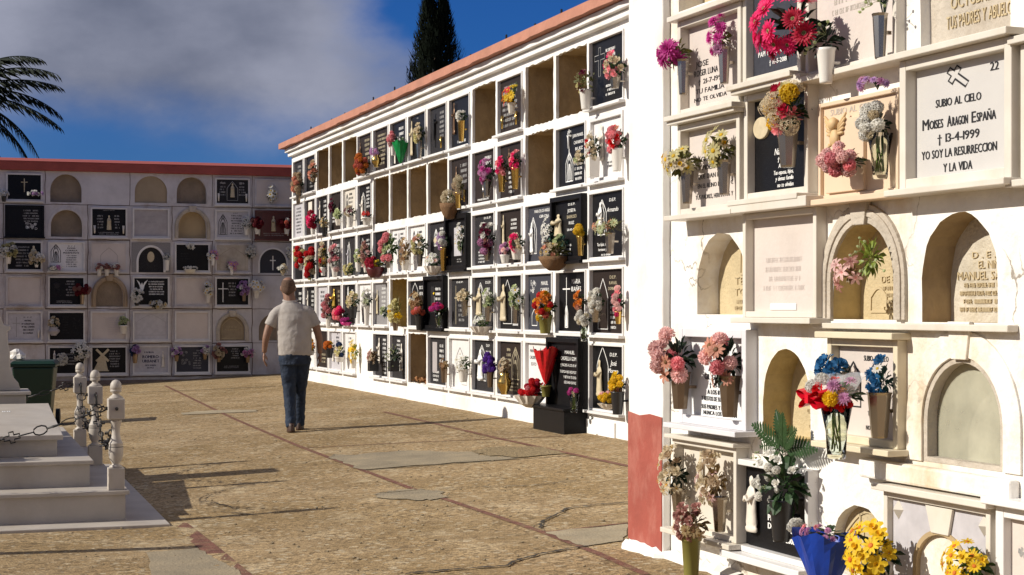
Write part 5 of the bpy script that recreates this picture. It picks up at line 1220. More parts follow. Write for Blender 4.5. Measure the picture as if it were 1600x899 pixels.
mb.add([(CE[0],0,-.4),(CE[0],2.4,-.4),(CE[0],2.4,3.965),(CE[0],0,3.965),(6,2.4,-.4),(6,2.4,3.965),(6,0,-.4),(6,0,3.965)],[(0,3,2,1),(1,2,5,4),(4,5,7,6)])
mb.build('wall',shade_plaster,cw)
jm=MB(); jr=random.Random(31)  # dark joint lines: grime plus thin frame shadows put in as colour
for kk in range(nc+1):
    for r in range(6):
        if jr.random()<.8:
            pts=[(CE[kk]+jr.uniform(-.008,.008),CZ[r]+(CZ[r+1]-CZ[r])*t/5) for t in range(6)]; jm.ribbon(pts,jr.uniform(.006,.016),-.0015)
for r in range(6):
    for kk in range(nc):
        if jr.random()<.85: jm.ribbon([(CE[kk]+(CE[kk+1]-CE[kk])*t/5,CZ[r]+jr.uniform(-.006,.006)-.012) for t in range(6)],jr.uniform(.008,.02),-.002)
jm.build('joint',mat('joint_grime_shade',(.11,.075,.055),.9,var=.4,vscale=8),cw)
m=MB(); m.box(CE[0]-.1,6.1,-.10,2.5,3.967,4.135); m.build('coping',red_paint,cw,bevel=.01)
m=MB(); m.add([(CE[0]-.1,-.11,4.136),(6.1,-.11,4.136),(6.1,1.2,4.30),(CE[0]-.1,1.2,4.30),(6.1,2.5,4.136),(CE[0]-.1,2.5,4.136)],[(0,1,2,3),(3,2,4,5),(0,3,5),(1,4,2)]); m.build('roof',red_paint,cw)
m=MB(); m.box(CE[0],6,-.10,-.001,-.4,.045); m.build('plinth',mat('dark_plinth',(.20,.15,.12),.9,var=.3),cw)  # dark brown strip along the foot of the wall
RC=['top','second','third','fourth','fifth','bottom']
def CL(look,r,k): return f"{look}, {RC[r]} row, {ORD[k]} column, far wall"
let_navy=mat('dark_blue_letter_paint',(.03,.03,.07),.6,var=0)
gC='niche plaques of the far shaded wall'
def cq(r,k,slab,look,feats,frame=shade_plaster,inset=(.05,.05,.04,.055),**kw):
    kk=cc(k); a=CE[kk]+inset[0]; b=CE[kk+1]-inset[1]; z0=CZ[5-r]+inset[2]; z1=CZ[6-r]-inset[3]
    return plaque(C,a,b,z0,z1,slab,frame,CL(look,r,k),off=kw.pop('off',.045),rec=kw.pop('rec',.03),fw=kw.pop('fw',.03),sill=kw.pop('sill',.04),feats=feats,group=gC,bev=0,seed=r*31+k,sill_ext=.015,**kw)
def ca_(r,k,slab,look,y=None,feats=(),mould=None):
    x0,x1,zb,zs,zt,d=CD[(r,k)]
    return arched(C,x0,x1,zb,zs,zt,d-.02,slab,CL(look,r,k),feats,mould,seed=r*7+k,group=gC)
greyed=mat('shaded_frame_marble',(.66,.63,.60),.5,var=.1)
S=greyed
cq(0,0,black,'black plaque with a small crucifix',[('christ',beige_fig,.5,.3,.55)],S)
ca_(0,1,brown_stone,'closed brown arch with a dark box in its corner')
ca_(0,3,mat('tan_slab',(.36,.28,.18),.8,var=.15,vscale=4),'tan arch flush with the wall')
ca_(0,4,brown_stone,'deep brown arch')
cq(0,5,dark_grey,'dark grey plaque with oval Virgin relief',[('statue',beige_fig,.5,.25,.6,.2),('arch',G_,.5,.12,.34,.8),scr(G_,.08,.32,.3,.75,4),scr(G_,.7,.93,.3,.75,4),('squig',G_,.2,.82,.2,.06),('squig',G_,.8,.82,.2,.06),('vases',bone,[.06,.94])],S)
cq(0,6,pale_stone,'plain pale plaque with one hanging white bunch',[],shade_plaster,rec=.012)
cq(1,0,black,'black plaque with engraved roses and fine text',[scr(G_,.42,.95,.45,.92,5),('squig',W_,.68,.22,.4,.22)],black,inset=(.03,.02,.03,.04))
ca_(1,1,brown_stone,'brown cracked arch under a plaster moulding',mould=(.05,.012,shade_plaster,False,False))
cq(1,2,black,'black plaque with central cream Virgin and twin texts',[('statue',beige_fig,.5,.22,.55,.2),scr(G_,.14,.36,.25,.8,5),scr(G_,.64,.86,.25,.8,5),scr(G_,.15,.85,.03,.15,2),scr(G_,.3,.7,.93,.98,1),('vases',bone,[.07,.93])],S)
cq(1,3,mid_stone,'dull grey plaque with small pale cross',[('cross',G_,.5,.6,.2,.2),scr(G_,.3,.7,.48,.58,1)],S)
ca_(1,4,mat('light_tan_slab',(.42,.31,.17),.8,var=.12,vscale=4),'light tan arch with a raised rim',mould=(.07,.03,warm_stone,True,True))
cq(1,5,lav_stone,'pale plaque with outlined gothic Virgin and black text',[('virgin',K_,.2,.1,.26,.78),('text',K_,'D.E.P.',.52,.68,.93,.035),scr(K_,.42,.85,.1,.88,8)],S)
cq(1,6,red_granite,'dark red plaque with cream Virgin and two bouquets',[('statue',beige_fig,.5,.25,.6,.2),scr(G_,.2,.85,.06,.2,2),('vases',bone,[.08,.92])],red_granite)
cq(2,0,black,'black plaque with bronze angel and white text',[scr(G_,.2,.7,.08,.9,7),('statue',beige_fig,.78,.35,.55,.28)],S)
cq(2,1,marble,'white plaque with gothic arch and black name',[('virgin',K_,.18,.28,.28,.68),('text',K_,'D . E . P',.55,.75,.9,.035),('text',K_,'MARIA',.52,.76,.82,.05),('text',K_,'CORREA',.46,.82,.73,.06),('text',K_,'PEDEMONTE',.4,.87,.64,.06),scr(K_,.45,.85,.08,.58,6)],S)
cq(2,2,pale_stone,'pale plaque with faint arch line and three vases',[('arch',mat('faint_line',(.38,.33,.29),.7,var=0),.5,.05,.5,.8)],shade_plaster,rec=.01)
g=arched(C,*CD[(2,3)][:5],.04,dark_grey,CL('grey granite front with oval portrait in a dark arch',2,3),[('oval',beige_fig,.5,.62,.28,.42)],mould=(.04,.02,marble,False,False),seed=9,group=gC)
kk=cc(3); m=MB(); x0,x1,zb,zs,zt,d=CD[(2,3)]; cxx=(x0+x1)/2
cell(m,CE[kk]+.03-cxx,CE[kk+1]-.03-cxx,CZ[3]+.03-zb,CZ[4]-.05-zb,arch_pts(x0-cxx-.002,x1-cxx+.002,-.001,zs-zb,zt-zb+.002,16),.02,y=-.012); m.build('front',grey_stone,g)
cq(2,4,black,'black plaque with white bowl at its foot',[('squig',W_,.5,.82,.2,.1),scr(dark_grey,.12,.4,.4,.7,3)],S)
cq(2,5,warm_stone,'stone plaque with ghost of an arch',[('arch',mat('faint_line2',(.33,.28,.22),.7,var=0),.5,.02,.8,.9)],shade_plaster,rec=.01)
ca_(2,6,blue_stone,'slate arch with a slim white cross',feats=[('cross',let_white,.5,.12,.22,.6)],mould=(.03,.015,marble,False,False))
cq(3,0,pale_stone,'blank pink plaque left of the praying head plaque',[],shade_plaster)
cq(3,1,black,'black plaque with praying portrait and text',[('squig',dark_grey,.22,.35,.25,.45),('oval',dark_grey,.2,.72,.18,.22),scr(G_,.45,.8,.3,.92,6),scr(G_,.18,.7,.04,.16,2)],S)
ca_(3,2,brown_stone,'dark arch with heavy sandstone moulding',mould=(.085,.05,mat('tan_moulding',(.36,.27,.18),.8,var=.15),True,True))
cq(3,3,black,'black plaque with white flying dove',[scr(W_,.42,.92,.35,.92,6)],S)
cq(3,4,pale_stone,'blank pale plaque left of the slim white cross plaque',[],shade_plaster)
cq(3,5,black,'black plaque with slim white cross and blue bunch',[('cross',W_,.2,.1,.3,.75),scr(G_,.36,.65,.3,.88,5)],S)
cq(4,0,lav_stone,'pale plaque with carved cross and capital lettering',[('cross',G_,.26,.1,.22,.75),('text',K_,'D . E . P',.48,.72,.84,.04),('text',K_,'ANTONIO',.5,.7,.71,.06),('text',K_,'Mª CONCEPCION',.42,.80,.59,.06),('text',K_,'Mª DEL CARMEN',.42,.80,.48,.06),('text',K_,'DIAZ CURADO',.46,.78,.37,.06),('text',K_,'SU FAMILIA',.46,.76,.25,.06),('vases',bone,[.93])],S)
cq(4,1,black,'black plaque behind a grey pot of white roses',[scr(dark_grey,.35,.6,.2,.9,7),('squig',dark_grey,.8,.4,.3,.4)],S)
cq(4,2,pale_stone,'pale plaque faintly lettered, pot on its right edge',[scr(mat('faint_line3',(.5,.44,.42),.7,var=0),.45,.8,.15,.85,8)],S)
cq(4,3,lav_stone,'blank plaque with a faint round arch line',[('arch',mat('faint_line4',(.38,.36,.38),.7,var=0),.5,.15,.85,.8)],S)
cq(4,4,pale_stone,'blank pink plaque left of the stone moulded arch',[],S)
ca_(4,5,mat('carved_tan_slab',(.32,.25,.16),.8,var=.2,vscale=12),'carved tan arch with keystone moulding',feats=[('scr',relief,.2,.8,.4,.6,2),('arch',relief,.5,.1,.8,.8)],mould=(.07,.04,warm_stone,True,True))
ca_(4,6,brown_stone,'brown rough arch behind the man')
cq(5,1,black,'black plaque with a small white madonna',[('statue',bone,.14,.4,.5,.13),scr(G_,.45,.9,.3,.8,4)],S)
w=cq(5,2,black,'black plaque with a golden windmill relief',[scr(G_,.5,.85,.2,.9,7)],S)
kk=cc(2); ww=(CE[kk+1]-CE[kk]-.1)/2; m=MB()
m.prism([(-.28,.08),(-.02,.08),(-.07,.32),(-.17,.32)],-.035,-.016); m.prism([(-.18,.325),(-.06,.325),(-.12,.40)],-.036,-.016)
for an in(45,135): 
    a=R(an); dx,dz=.16*math.cos(a),.16*math.sin(a); px_,pz_=.022*math.sin(a),-.022*math.cos(a)
    m.prism([(-.12-dx-px_,.36-dz-pz_),(-.12-dx+px_,.36-dz+pz_),(-.12+dx+px_,.36+dz+pz_),(-.12+dx-px_,.36+dz-pz_)][::-1],-.043-an*.00002,-.037)
m.box(-.30,0,-.035,-.016,.06,.079); m.build('windmill_relief',beige_fig,w)
kk=cc(3); w=[o for o in bpy.data.objects if o.get('label')==CL('black plaque with white flying dove',3,3)][0]
m=MB(); m.prism([(-.27,.50),(-.22,.40),(-.20,.32),(-.17,.28),(-.14,.32),(-.12,.40),(-.06,.50),(-.12,.46),(-.15,.40),(-.17,.45),(-.19,.40),(-.22,.46)],-.026,-.016); m.build('dove_relief',let_white,w)
cq(5,3,lav_stone,'white family plaque with grey capital lettering',[('text',let_navy,'FAMILIA',.30,.58,.80,.07),('text',let_navy,'ROMERO',.24,.72,.62,.12,.006),('text',let_navy,'URBANET',.24,.74,.45,.12,.006),('text',let_navy,'DESCANSEN',.32,.64,.28,.06),('text',let_navy,'EN PAZ',.38,.58,.18,.06),('statue',bone,.85,.2,.65,.14)],S)
cq(5,4,blue_stone,'slate blue plaque with engraved flowers',[('squig',G_,.28,.25,.4,.6),scr(G_,.52,.8,.1,.9,8)],marble)
cq(5,5,black,'black plaque with bouquets at both edges',[scr(G_,.45,.75,.5,.95,5),scr(G_,.2,.75,.12,.24,2)],S)
for (r,k) in list(CD):
    if k<0: ca_p=arched(C,*CD[(r,k)][:5],CD[(r,k)][5]-.02,brown_stone,f'plain brown arch, {RC[r]} row, {ORD[-k-1]} column beyond the left edge, shaded wall',seed=r,group=gC)
def cb(px,py,w,h,flw,n,label,vase=None,vr=.05,vh=.18,**kw):
    w*=1.22;h*=1.18
    bouquet(C,px,py,w,h,flw,n,label,vase,vr,vh,near=False,group='flowers on the far shaded wall',seed=int(px*5+py),**kw)
F2='far shaded wall'
cb(6,303,13,12,[ro('white')],5,'white bunch at the far left edge, top row, far wall','black',.05,.1,lc='dark')
cb(54,302,24,9,[ro('white',2),ro('lilac',1)],8,'low white bunch lower right of the small crucifix, far wall',None,lc='dark')
cb(425,303,16,26,[da('white')],9,'white hanging bunch on plain pale plaque, top row far wall',None,lc='dark')
cb(385,349,14,22,[li('white',1,'white')],7,'white lilies between pale and dark red plaques, far wall','white',.05,.14)
cb(402,349,22,18,[ro('white',1),ro('dustypink',1),ca('darkred',3)],9,'dark red bunch at left edge of the dark red plaque','white',.06,.14)
cb(448,349,22,18,[ro('white',1),ca('coral',1),ca('darkred',3)],9,'dark red bunch at right edge of the dark red plaque','white',.06,.14)
cb(13,391,28,24,[ro('white',2),ro('paleyellow',1)],11,'white and yellow bunch at the left edge, third row far wall','white',.06,.16,lc='dark')
cb(57,404,22,22,[ro('cream',1),ro('white',1)],8,'cream bunch under the bronze angel, far wall','white',.04,.08,lc='dark')
cb(85,418,22,8,[ro('white',1),ro('mauve',1)],6,'low mauve bunch on the gothic arch plaque sill, far wall',None,lc='deep')
for i,(px,nm) in enumerate(((155,'left'),(167,'middle'),(182,'right'))): cb(px,417,13,13,[ro('dustypink',2),ro('white',1)],6,f'{nm} of three dusty pink vases under the faint arch line','beige',.05,.12,lc='dark')
cb(261,402,11,14,[ro('white')],6,'white bunch right of the oval portrait, far wall','white',.05,.2)
cb(297,419,20,6,[ro('white')],7,'white flowers in a wide bowl below the black plaque','pot',.11,.06,shape='dome')
cb(297,384,12,9,[ro('white')],5,'white bunch hung at the head of the black bowl plaque',None)
cb(333,399,17,14,[da('mauve',2),da('white',1)],7,'mauve bunch in tall white vase between third row plaques','white',.04,.14,lc='dark')
cb(362,415,17,15,[da('mauve',2),da('white',1)],7,'mauve bunch below the ghost arch, far wall','white',.04,.12,lc='dark')
cb(392,393,16,22,[ro('white')],8,'white column bunch left of the slate arch',None,lc='dark')
cb(454,394,13,22,[ro('white')],7,'white column bunch right of the slate arch',None,lc='dark')
cb(442,420,16,15,[ro('white',3),ro('cream',1)],6,'white and cream bunch just above the head of the man','white',.04,.08,off=.35)
cb(128,453,22,18,[ca('dustypink',2),ca('darkred',1),ro('white',1)],10,'dusty red bunch in tall vase, fourth row far wall','dull',.05,.2)
cb(214,461,20,22,[ro('white')],6,'small white bunch on the dove plaque','black',.05,.12,lc='dark')
cb(248,476,28,12,[ro('white',2),da('cream',1)],9,'row of white blooms at the foot of the dove plaque',None,lc='dark')
cb(325,452,15,22,[da('white')],9,'dark green round bunch dotted white, fourth row far wall','beige',.05,.18,lc='dark')
cb(381,450,18,24,[ro('lilac',2),ro('white',1)],11,'pale lilac bunch on the slim cross plaque','dull',.05,.16)
cb(401,447,23,20,[da('white')],9,'spiky green bunch with white dots right of the lilac one','pot',.06,.16,leaf='spiky',lc='dark')
cb(84,505,16,19,[ro('cream',2),ro('white',1)],9,'cream roses in a round grey pot, fifth row far wall','greyurn',.11,.16)
cb(193,503,14,17,[ro('greenwhite',1),ro('dustypink',1)],6,'small green bunch in a white pot, fifth row far wall','pot',.07,.16)
cb(96,562,17,20,[ro('white')],6,'white roses beside the small madonna, bottom row far wall','black',.04,.06,lc='dark')
cb(128,548,26,28,[li('white',2,'white'),ro('white',1)],10,'large white bunch on the small madonna plaque','black',.05,.1,lc='dark')
cb(211,547,16,18,[ro('navy',2),ro('lilac',1)],5,'dark blue bunch in a grey cone, bottom row far wall','dull',.06,.18,lc='dark')
cb(276,550,17,15,[ro('white',1),ro('lilac',1)],7,'lilac bunch at left edge of the slate blue plaque','dull',.05,.12,lc='dark')
cb(320,547,15,16,[ro('white',1),ro('lilac',1)],7,'lilac bunch at right edge of the slate blue plaque','dull',.05,.12,lc='dark')
cb(342,549,22,22,[ro('dustypink',1),ro('cream',1)],8,'dusty cream bunch at left of the bottom black plaque','dull',.05,.12,lc='dark')
cb(387,551,21,14,[ro('mauve',1),ro('white',1)],8,'mauve bunch at right of the bottom black plaque','dull',.05,.14,lc='dark')
# ================================================================== TOMB WITH STEPS, BALUSTERS AND CHAINS
MA=R(18.5); M0=Vector((-2.37,11.54))
def mw(x,y,z): return (M0.x+x*math.cos(MA)-y*math.sin(MA), M0.y+x*math.sin(MA)+y*math.cos(MA), z)
tm=thing('stepped_tomb','pale marble tomb on three steps at the left, engraved sloping lid','tomb',mw(0,0,0),MA)
m=MB(); m.box(-3.4,0,0,4.7,-.16,-.095); m.build('base_slab',stone_mon,tm,bevel=.006)
for nm,(x0,x1,y0,y1,z0,z1) in (('step',(-3.1,-.25,.28,4.5,-.0945,.117)),('step',(-2.9,-.47,.62,4.2,.1175,.307))):
    m=MB(); m.box(x0+.025,x1-.025,y0+.025,y1-.025,z0,z1-.03); s=m.build(nm,stone_mon,tm)
    m=MB(); m.box(x0,x1,y0,y1,z1-.0295,z1); m.build('tread',stone_mon,s,bevel=.006)
m=MB(); m.box(-1.95,-.70,1.05,2.98,.3075,.43); m.build('chest',stone_mon,tm,bevel=.003)
m=MB(); v=[(-1.99,1.0,.43),(-.66,1.0,.43),(-.66,3.0,.555),(-1.99,3.0,.555)]; m.add([(a,b,c) for a,b,c in v]+[(a,b,c+.037) for a,b,c in v],[(3,2,1,0),(4,5,6,7),(0,1,5,4),(1,2,6,5),(2,3,7,6),(3,0,4,7)])
lid=m.build('lid',stone_mon,tm,bevel=.005)
m=MB()
for i,(t,x0,x1,yy,hh) in enumerate((('D.E.P. FAMILIA',-1.7,-.95,2.45,.13),('AÑO 1987',-1.6,-1.05,1.95,.11),('R.I.P.',-1.75,-1.0,1.55,.08))):
    if i==2: scribble(m,x0,x1,yy-.05,yy+.05,1,0,random.Random(2))
    else: scribble(m,x0,x1,yy-hh/2,yy+hh/2,1,0,random.Random(i+5),.1,.9)
m.v=[(x,z,.468+.0625*(z-1.0)+.0015) for x,y,z in m.v]; m.build('lettering',mat('lid_letter',(.85,.84,.82),.35,var=0),lid)
# headstone pier
hs=MB(); hs.box(-2.2,-.84,3.12,3.62,.3075,.66); hs.box(-2.24,-.80,3.08,3.66,.661,.69); hs.build('plinth',stone_mon,tm,bevel=.006)
hs=MB(); P=[(-2.05,.691),(-.88,.691),(-.90,.76),(-.935,.80),(-.965,.88),(-.97,1.04),(-.985,1.10),(-.99,1.20),(-.965,1.215),(-.965,1.25),(-1.02,1.26),(-1.06,1.36),(-1.2,1.48),(-1.4,1.56),(-1.6,1.48),(-1.74,1.36),(-1.8,1.26),(-2.0,1.25),(-2.0,1.1)]
hs.prism(P,3.2,3.52); hs.build('headstone',stone_mon,tm,bevel=.008)
m=MB(); m.box(-1.62,-1.27,.70,.98,.3075,.475); m.box(-1.64,-1.25,.68,1.0-.002,.476,.497); m.build('flower_block',stone_mon,tm,bevel=.004)
fx=mw(-1.42,.86,.497); fr_=thing('flower_bunch','pink flowers lying on the block in front of the tomb lid','flowers',fx,MA)
q=random.Random(9)
for i in range(9):
    M=Matrix.Translation((q.uniform(-.13,.13),q.uniform(-.1,.1),.05+q.uniform(0,.05)))@frame_to((q.uniform(-.6,.6),-.6,.9),q.random()*6)@Matrix.Scale(.052,4); link('flower',flower_mesh('rose',q.choice(['palepink','dustypink','pink']),None),fr_,M=M)
o=link('leaves',leaf_mesh('leafy','deep'),fr_); o.matrix_local=Matrix.Translation((0,0,.05))@Matrix.Diagonal((.17,.13,.06,1))
# balusters
POS=[(-.335,.37),(-.325,2.35),(-.315,4.25)]
BLAB=['nearest white baluster post at the front corner of the stepped tomb','middle white baluster post on the tomb step','farthest white baluster post, partly behind the middle one']
proto=None
def baluster_parts(root):
    m=MB(); m.box(-.06,.06,-.06,.06,0,.155); m.build('base_block',stone_mon,root,bevel=.004)
    m=MB(); m.lathe([(.05,.1555),(.052,.163),(.030,.178),(.030,.186),(.047,.215),(.055,.25),(.055,.30),(.051,.318),(.0535,.322),(.0535,.330),(.049,.334),(.040,.352),(.031,.385),(.029,.42),(.034,.455),(.042,.478),(.044,.498)],24); m.build('shaft',stone_mon,root,smooth=True)
    m=MB(); m.lathe([(.0535,.298),(.0553,.300),(.0553,.304),(.0535,.306)],24,cap=False); m.build('groove',groove,root)  # narrow dark ring line around the bulb
    m=MB(); m.box(-.062,.062,-.062,.062,.4985,.645); m.build('top_block',stone_mon,root,bevel=.007)
    m=MB(); m.lathe([(.058,.6455),(.05,.655),(.027,.672),(.024,.684),(.040,.690),(.043,.700),(.0425,.705),(.040,.7065),(.040,.7095),(.0425,.711),(.044,.728),(.040,.75),(.028,.768),(.010,.777),(.001,.778)],24); m.build('ball_finial',stone_mon,root,smooth=True)
    for s_ in((0,-1),(-1,0)):
        m=MB(); c=Vector((s_[0]*.064,s_[1]*.064,.575)); d=Vector((s_[0],s_[1],0)); side=Vector((-s_[1],s_[0],0))
        m.tube([c-d*.003,c+d*.012],.013,8); m.tube([c+d*.012+Vector((0,0,.012*math.cos(a)))+d*(.012+.012*math.sin(a)) for a in [i*math.pi/4 for i in range(8)]],.003,5,True); m.build('hook',iron,root)
for i,(x,y) in enumerate(POS):
    root=thing('baluster',BLAB[i],'baluster',mw(x,y,.117),MA,'balusters on the tomb step')
    root.scale=(.93,.93,1)
    if proto is None: baluster_parts(root); proto=root
    else:
        for ch in list(proto.children):
            c=ch.copy(); COL.objects.link(c); c.parent=root
def chain(a,b,sag,label,n=None):
    a=Vector(a); b=Vector(b); mid=(a+b)/2
    root=thing('chain',label,'chain',tuple(a),0,'iron chains between the balusters'); m=MB()
    L=(b-a).length*1.08; N=n or int(L/.10); pts=[]
    for i in range(N*4+1):
        t=i/(N*4); p=a.lerp(b,t)-a; p.z-=sag*4*t*(1-t); pts.append(p)
    for i in range(N):
        p0,p1=pts[4*i],pts[4*i+4]; c=(p0+p1)/2; d=(p1-p0).normalized(); l=(p1-p0).length
        up=Vector((0,0,1)); s_=d.cross(up).normalized(); u=s_.cross(d)
        if i%2: s_,u=u,s_
        kind=i%3
        if kind==0: # cross shaped link
            k=l*.56; w=l*.16; q=[(-k,-w),(-w,-w),(-w,-k*.7),(w,-k*.7),(w,-w),(k,-w),(k,w),(w,w),(w,k*.7),(-w,k*.7),(-w,w),(-k,w)]
            m.tube([c+d*x+u*y for x,y in q],.0062,5,True)
        elif kind==1: m.tube([c+d*math.cos(t)*l*.5+u*math.sin(t)*l*.32 for t in [j*math.pi/5 for j in range(10)]],.0055,5,True)
        else: m.tube([c+d*math.cos(t)*l*.56+u*math.sin(t)*l*.2 for t in [j*math.pi/5 for j in range(10)]],.0038,5,True)
    m.build('links',iron,root,smooth=True)
hk=lambda x,y,dx,dy:mw(x+dx,y+dy,.117+.575)
chain(hk(*POS[0],-.085,0),hk(-3.0,.37,0,0),.26,'ornate iron chain sagging across the front of the tomb lid')
chain(hk(*POS[1],0,-.085),hk(*POS[0],0,.07),.34,'iron chain hanging between the nearest and middle balusters')
chain(hk(*POS[2],0,-.085),hk(*POS[1],0,.07),.34,'iron chain hanging between the middle and farthest balusters')
chain(hk(*POS[2],-.085,0),hk(-3.0,4.25,0,0),.22,'iron chain behind the headstone in front of the green bin')
# green bin
gx=(55-CX)/F*21.6; zb=ground_z(gx,21.6)
bn=thing('wheelie_bin','dark green plastic wheelie bin behind the stepped tomb','bin',(gx,21.6,zb),R(10))
m=MB(); 
b0=[(-.20,-.22,.06),(.20,-.22,.06),(.20,.2,.06),(-.20,.2,.06)]; b1=[(-.26,-.28,.76),(.26,-.28,.76),(.26,.26,.76),(-.26,.26,.76)]
m.add(b0+b1,[(3,2,1,0),(4,5,6,7),(0,1,5,4),(1,2,6,5),(2,3,7,6),(3,0,4,7)]); m.build('body',bin_green,bn,bevel=.02)
m=MB(); m.box(-.285,.285,-.30,.28,.761,.80); m.build('rim',bin_green,bn,bevel=.01)
m=MB(); v=[(-.29,-.32,.801),(.29,-.32,.801),(.29,.3,.801),(-.29,.3,.801),(-.25,-.27,.84),(.25,-.27,.84),(.25,.28,.845),(-.25,.28,.845)]; m.add(v,[(3,2,1,0),(4,5,6,7),(0,1,5,4),(1,2,6,5),(2,3,7,6),(3,0,4,7)]); m.build('lid',bin_green,bn,bevel=.008)
for s_ in(-1,1):
    m=MB(); m.tube([(s_*.24,.24,.1),(s_*.29,.24,.1)],.1,16); m.build('wheel',rubber,bn)
m=MB(); m.tube([(-.24,.27,.78),(-.24,.36,.80),(.24,.36,.80),(.24,.27,.78)],.014,8); m.build('handle',bin_green,bn)
cx_=(26-CX)/F*21.6
wh=thing('crumpled_bag','crumpled white plastic bag resting on the green bin lid','bag',(cx_,21.6,zb+.846),0)
m=MB(); q=random.Random(3); m.lathe([(.07,0),(.11,.02),(.10,.07),(.07,.11),(.03,.14),(.01,.145)],14,mod=lambda a,z:1+q.uniform(-.25,.25)); m.build('bag',white_plastic,wh)
# unseen cross and slab added beyond the left edge for the long foreground shadow
nb=thing('added_shadow_cross','added white marble cross on a low slab, unseen beyond the left edge','grave',(-4.62,9.95,ground_z(-4.62,9.95)),R(-77))
m=MB(); m.box(-1.3,.35,-.8,.1,-.05,.22); m.build('slab',stone_mon,nb,bevel=.006)
m=MB(); m.box(-.06,.06,-.04,.04,.2205,1.62); m.box(-.05,.05,-.42,-.041,1.18,1.29); m.box(-.05,.05,.041,.42,1.18,1.29); m.build('cross',stone_mon,nb,bevel=.006)

# ================================================================== THE WALKING MAN
skin=mat('tanned_skin',(.235,.125,.080),.55,var=.15,vscale=30,sss=0)
shirt_m=mat('pale_grey_polo',(.37,.335,.305),.85,var=.12,vscale=8,bump=.15,bscale=70)
jean=mat('dark_blue_denim',(.012,.024,.050),.8,var=.45,vscale=7,bump=.3,bscale=60)
shoe=mat('brown_leather_shoe',(.055,.028,.018),.5,var=.2)
hair_m=mat('short_grey_brown_hair',(.135,.078,.050),.9,var=.5,vscale=90,bump=.6,bscale=200)
fp=ground_pt(462,675); man=thing('person','man in pale grey polo shirt and dark jeans walking away','person',(fp.x,fp.y,fp.z),R(6))
def loft(mb,rings,seg=20):
    v=[];f=[];n=len(rings)
    for (cx,cy,z,rx,ry) in rings:
        for k in range(seg):
            a=2*math.pi*k/seg; v.append((cx+rx*math.cos(a),cy+ry*math.sin(a),z))
    for i in range(n-1):
        for k in range(seg):
            l=(k+1)%seg; f.append((i*seg+k,i*seg+l,(i+1)*seg+l,(i+1)*seg+k))
    f += [tuple(range(seg-1,-1,-1)),tuple(range((n-1)*seg,n*seg))]; mb.add(v,f)
def ball(mb,c,r,seg=14):
    n=8; loft_=[(c[0],c[1],c[2]-r[2]*math.cos(math.pi*i/n),max(.0005,r[0]*math.sin(math.pi*i/n)),max(.0005,r[1]*math.sin(math.pi*i/n))) for i in range(n+1)]; loft(mb,loft_,seg)
def limb(mb,pts,rs,seg=12):
    P=[];Rr=[]
    for i in range(len(pts)-1):
        for k in range(4):
            t=k/4; P.append(Vector(pts[i]).lerp(Vector(pts[i+1]),t)); Rr.append(rs[i]*(1-t)+rs[i+1]*t)
    P.append(Vector(pts[-1])); Rr.append(rs[-1])
    for _ in range(2): P=[P[0]]+[(P[i-1]+P[i]*2+P[i+1])/4 for i in range(1,len(P)-1)]+[P[-1]]
    mb.tube(P,Rr,seg)
def remesh(o,vox,sm=2,tex=None):
    r_=o.modifiers.new('remesh','REMESH'); r_.mode='VOXEL'; r_.voxel_size=vox; r_.use_smooth_shade=True
    s_=o.modifiers.new('smooth','SMOOTH'); s_.iterations=sm; s_.factor=.5
    if tex:
        t=bpy.data.textures.new('folds','CLOUDS'); t.noise_scale=tex[0]; d=o.modifiers.new('folds','DISPLACE'); d.texture=t; d.strength=tex[1]; d.mid_level=.5; d.texture_coords='LOCAL'
    return o
m=MB()
hx,hy=-.085,.03
loft(m,[(hx,hy+.035,1.515,.03,.035),(hx,hy+.03,1.53,.052,.06),(hx,hy+.02,1.56,.066,.082),(hx,hy+.005,1.60,.075,.093),(hx,hy-.002,1.645,.079,.099),(hx,hy-.004,1.69,.075,.094),(hx,hy-.004,1.725,.058,.072),(hx,hy-.002,1.744,.034,.042),(hx,hy,1.752,.008,.01)])
limb(m,[(-.055,-.005,1.42),(-.068,.0,1.50),(-.082,.012,1.57)],[.08,.069,.064])
for s_ in(-1,1): ball(m,(hx+s_*.080,hy+.002,1.625),(.012,.022,.034))
ball(m,(hx,hy+.103,1.61),(.014,.02,.024)); ball(m,(hx,hy+.09,1.575),(.028,.014,.008))
for s_ in(-1,1): ball(m,(hx+s_*.03,hy+.088,1.64),(.014,.012,.010))
loft(m,[(-.02,0,1.10,.15,.09),(-.03,0,1.30,.16,.09),(-.045,0,1.40,.14,.08),(-.05,0,1.45,.07,.06)])
limb(m,[(-.05,0,1.39),(-.20,-.005,1.37),(-.29,-.01,1.21),(-.335,-.03,1.06),(-.352,.02,.90)],[.05,.055,.050,.040,.027])
limb(m,[(-.05,0,1.39),(.14,.0,1.37),(.225,.01,1.21),(.265,.03,1.06),(.272,.10,.89)],[.05,.055,.050,.040,.027])
def hand(mb,w,s_,fwd):
    w=Vector(w); ball(mb,w+Vector((0,fwd*.01,-.045)),(.018,.042,.052))
    for i in range(4):
        y=(-.033+.022*i); L=[.062,.075,.070,.055][i]; b=w+Vector((0,y,-.08)); e=b+Vector((-s_*.012,fwd*.012,-L*.55)); g=e+Vector((-s_*.022,fwd*.010,-L*.45)); mb.tube([b+Vector((0,0,.02)),b,e,g],[.0105,.010,.009,.007],8)
    b=w+Vector((-s_*.006,fwd*.035,-.025)); mb.tube([b,b+Vector((-s_*.02,fwd*.03,-.03)),b+Vector((-s_*.026,fwd*.034,-.06))],[.013,.011,.008],8)
hand(m,(-.354,.025,.89),-1,1); hand(m,(.274,.11,.88),1,1)
remesh(m.build('body',skin,man),.0065,2)
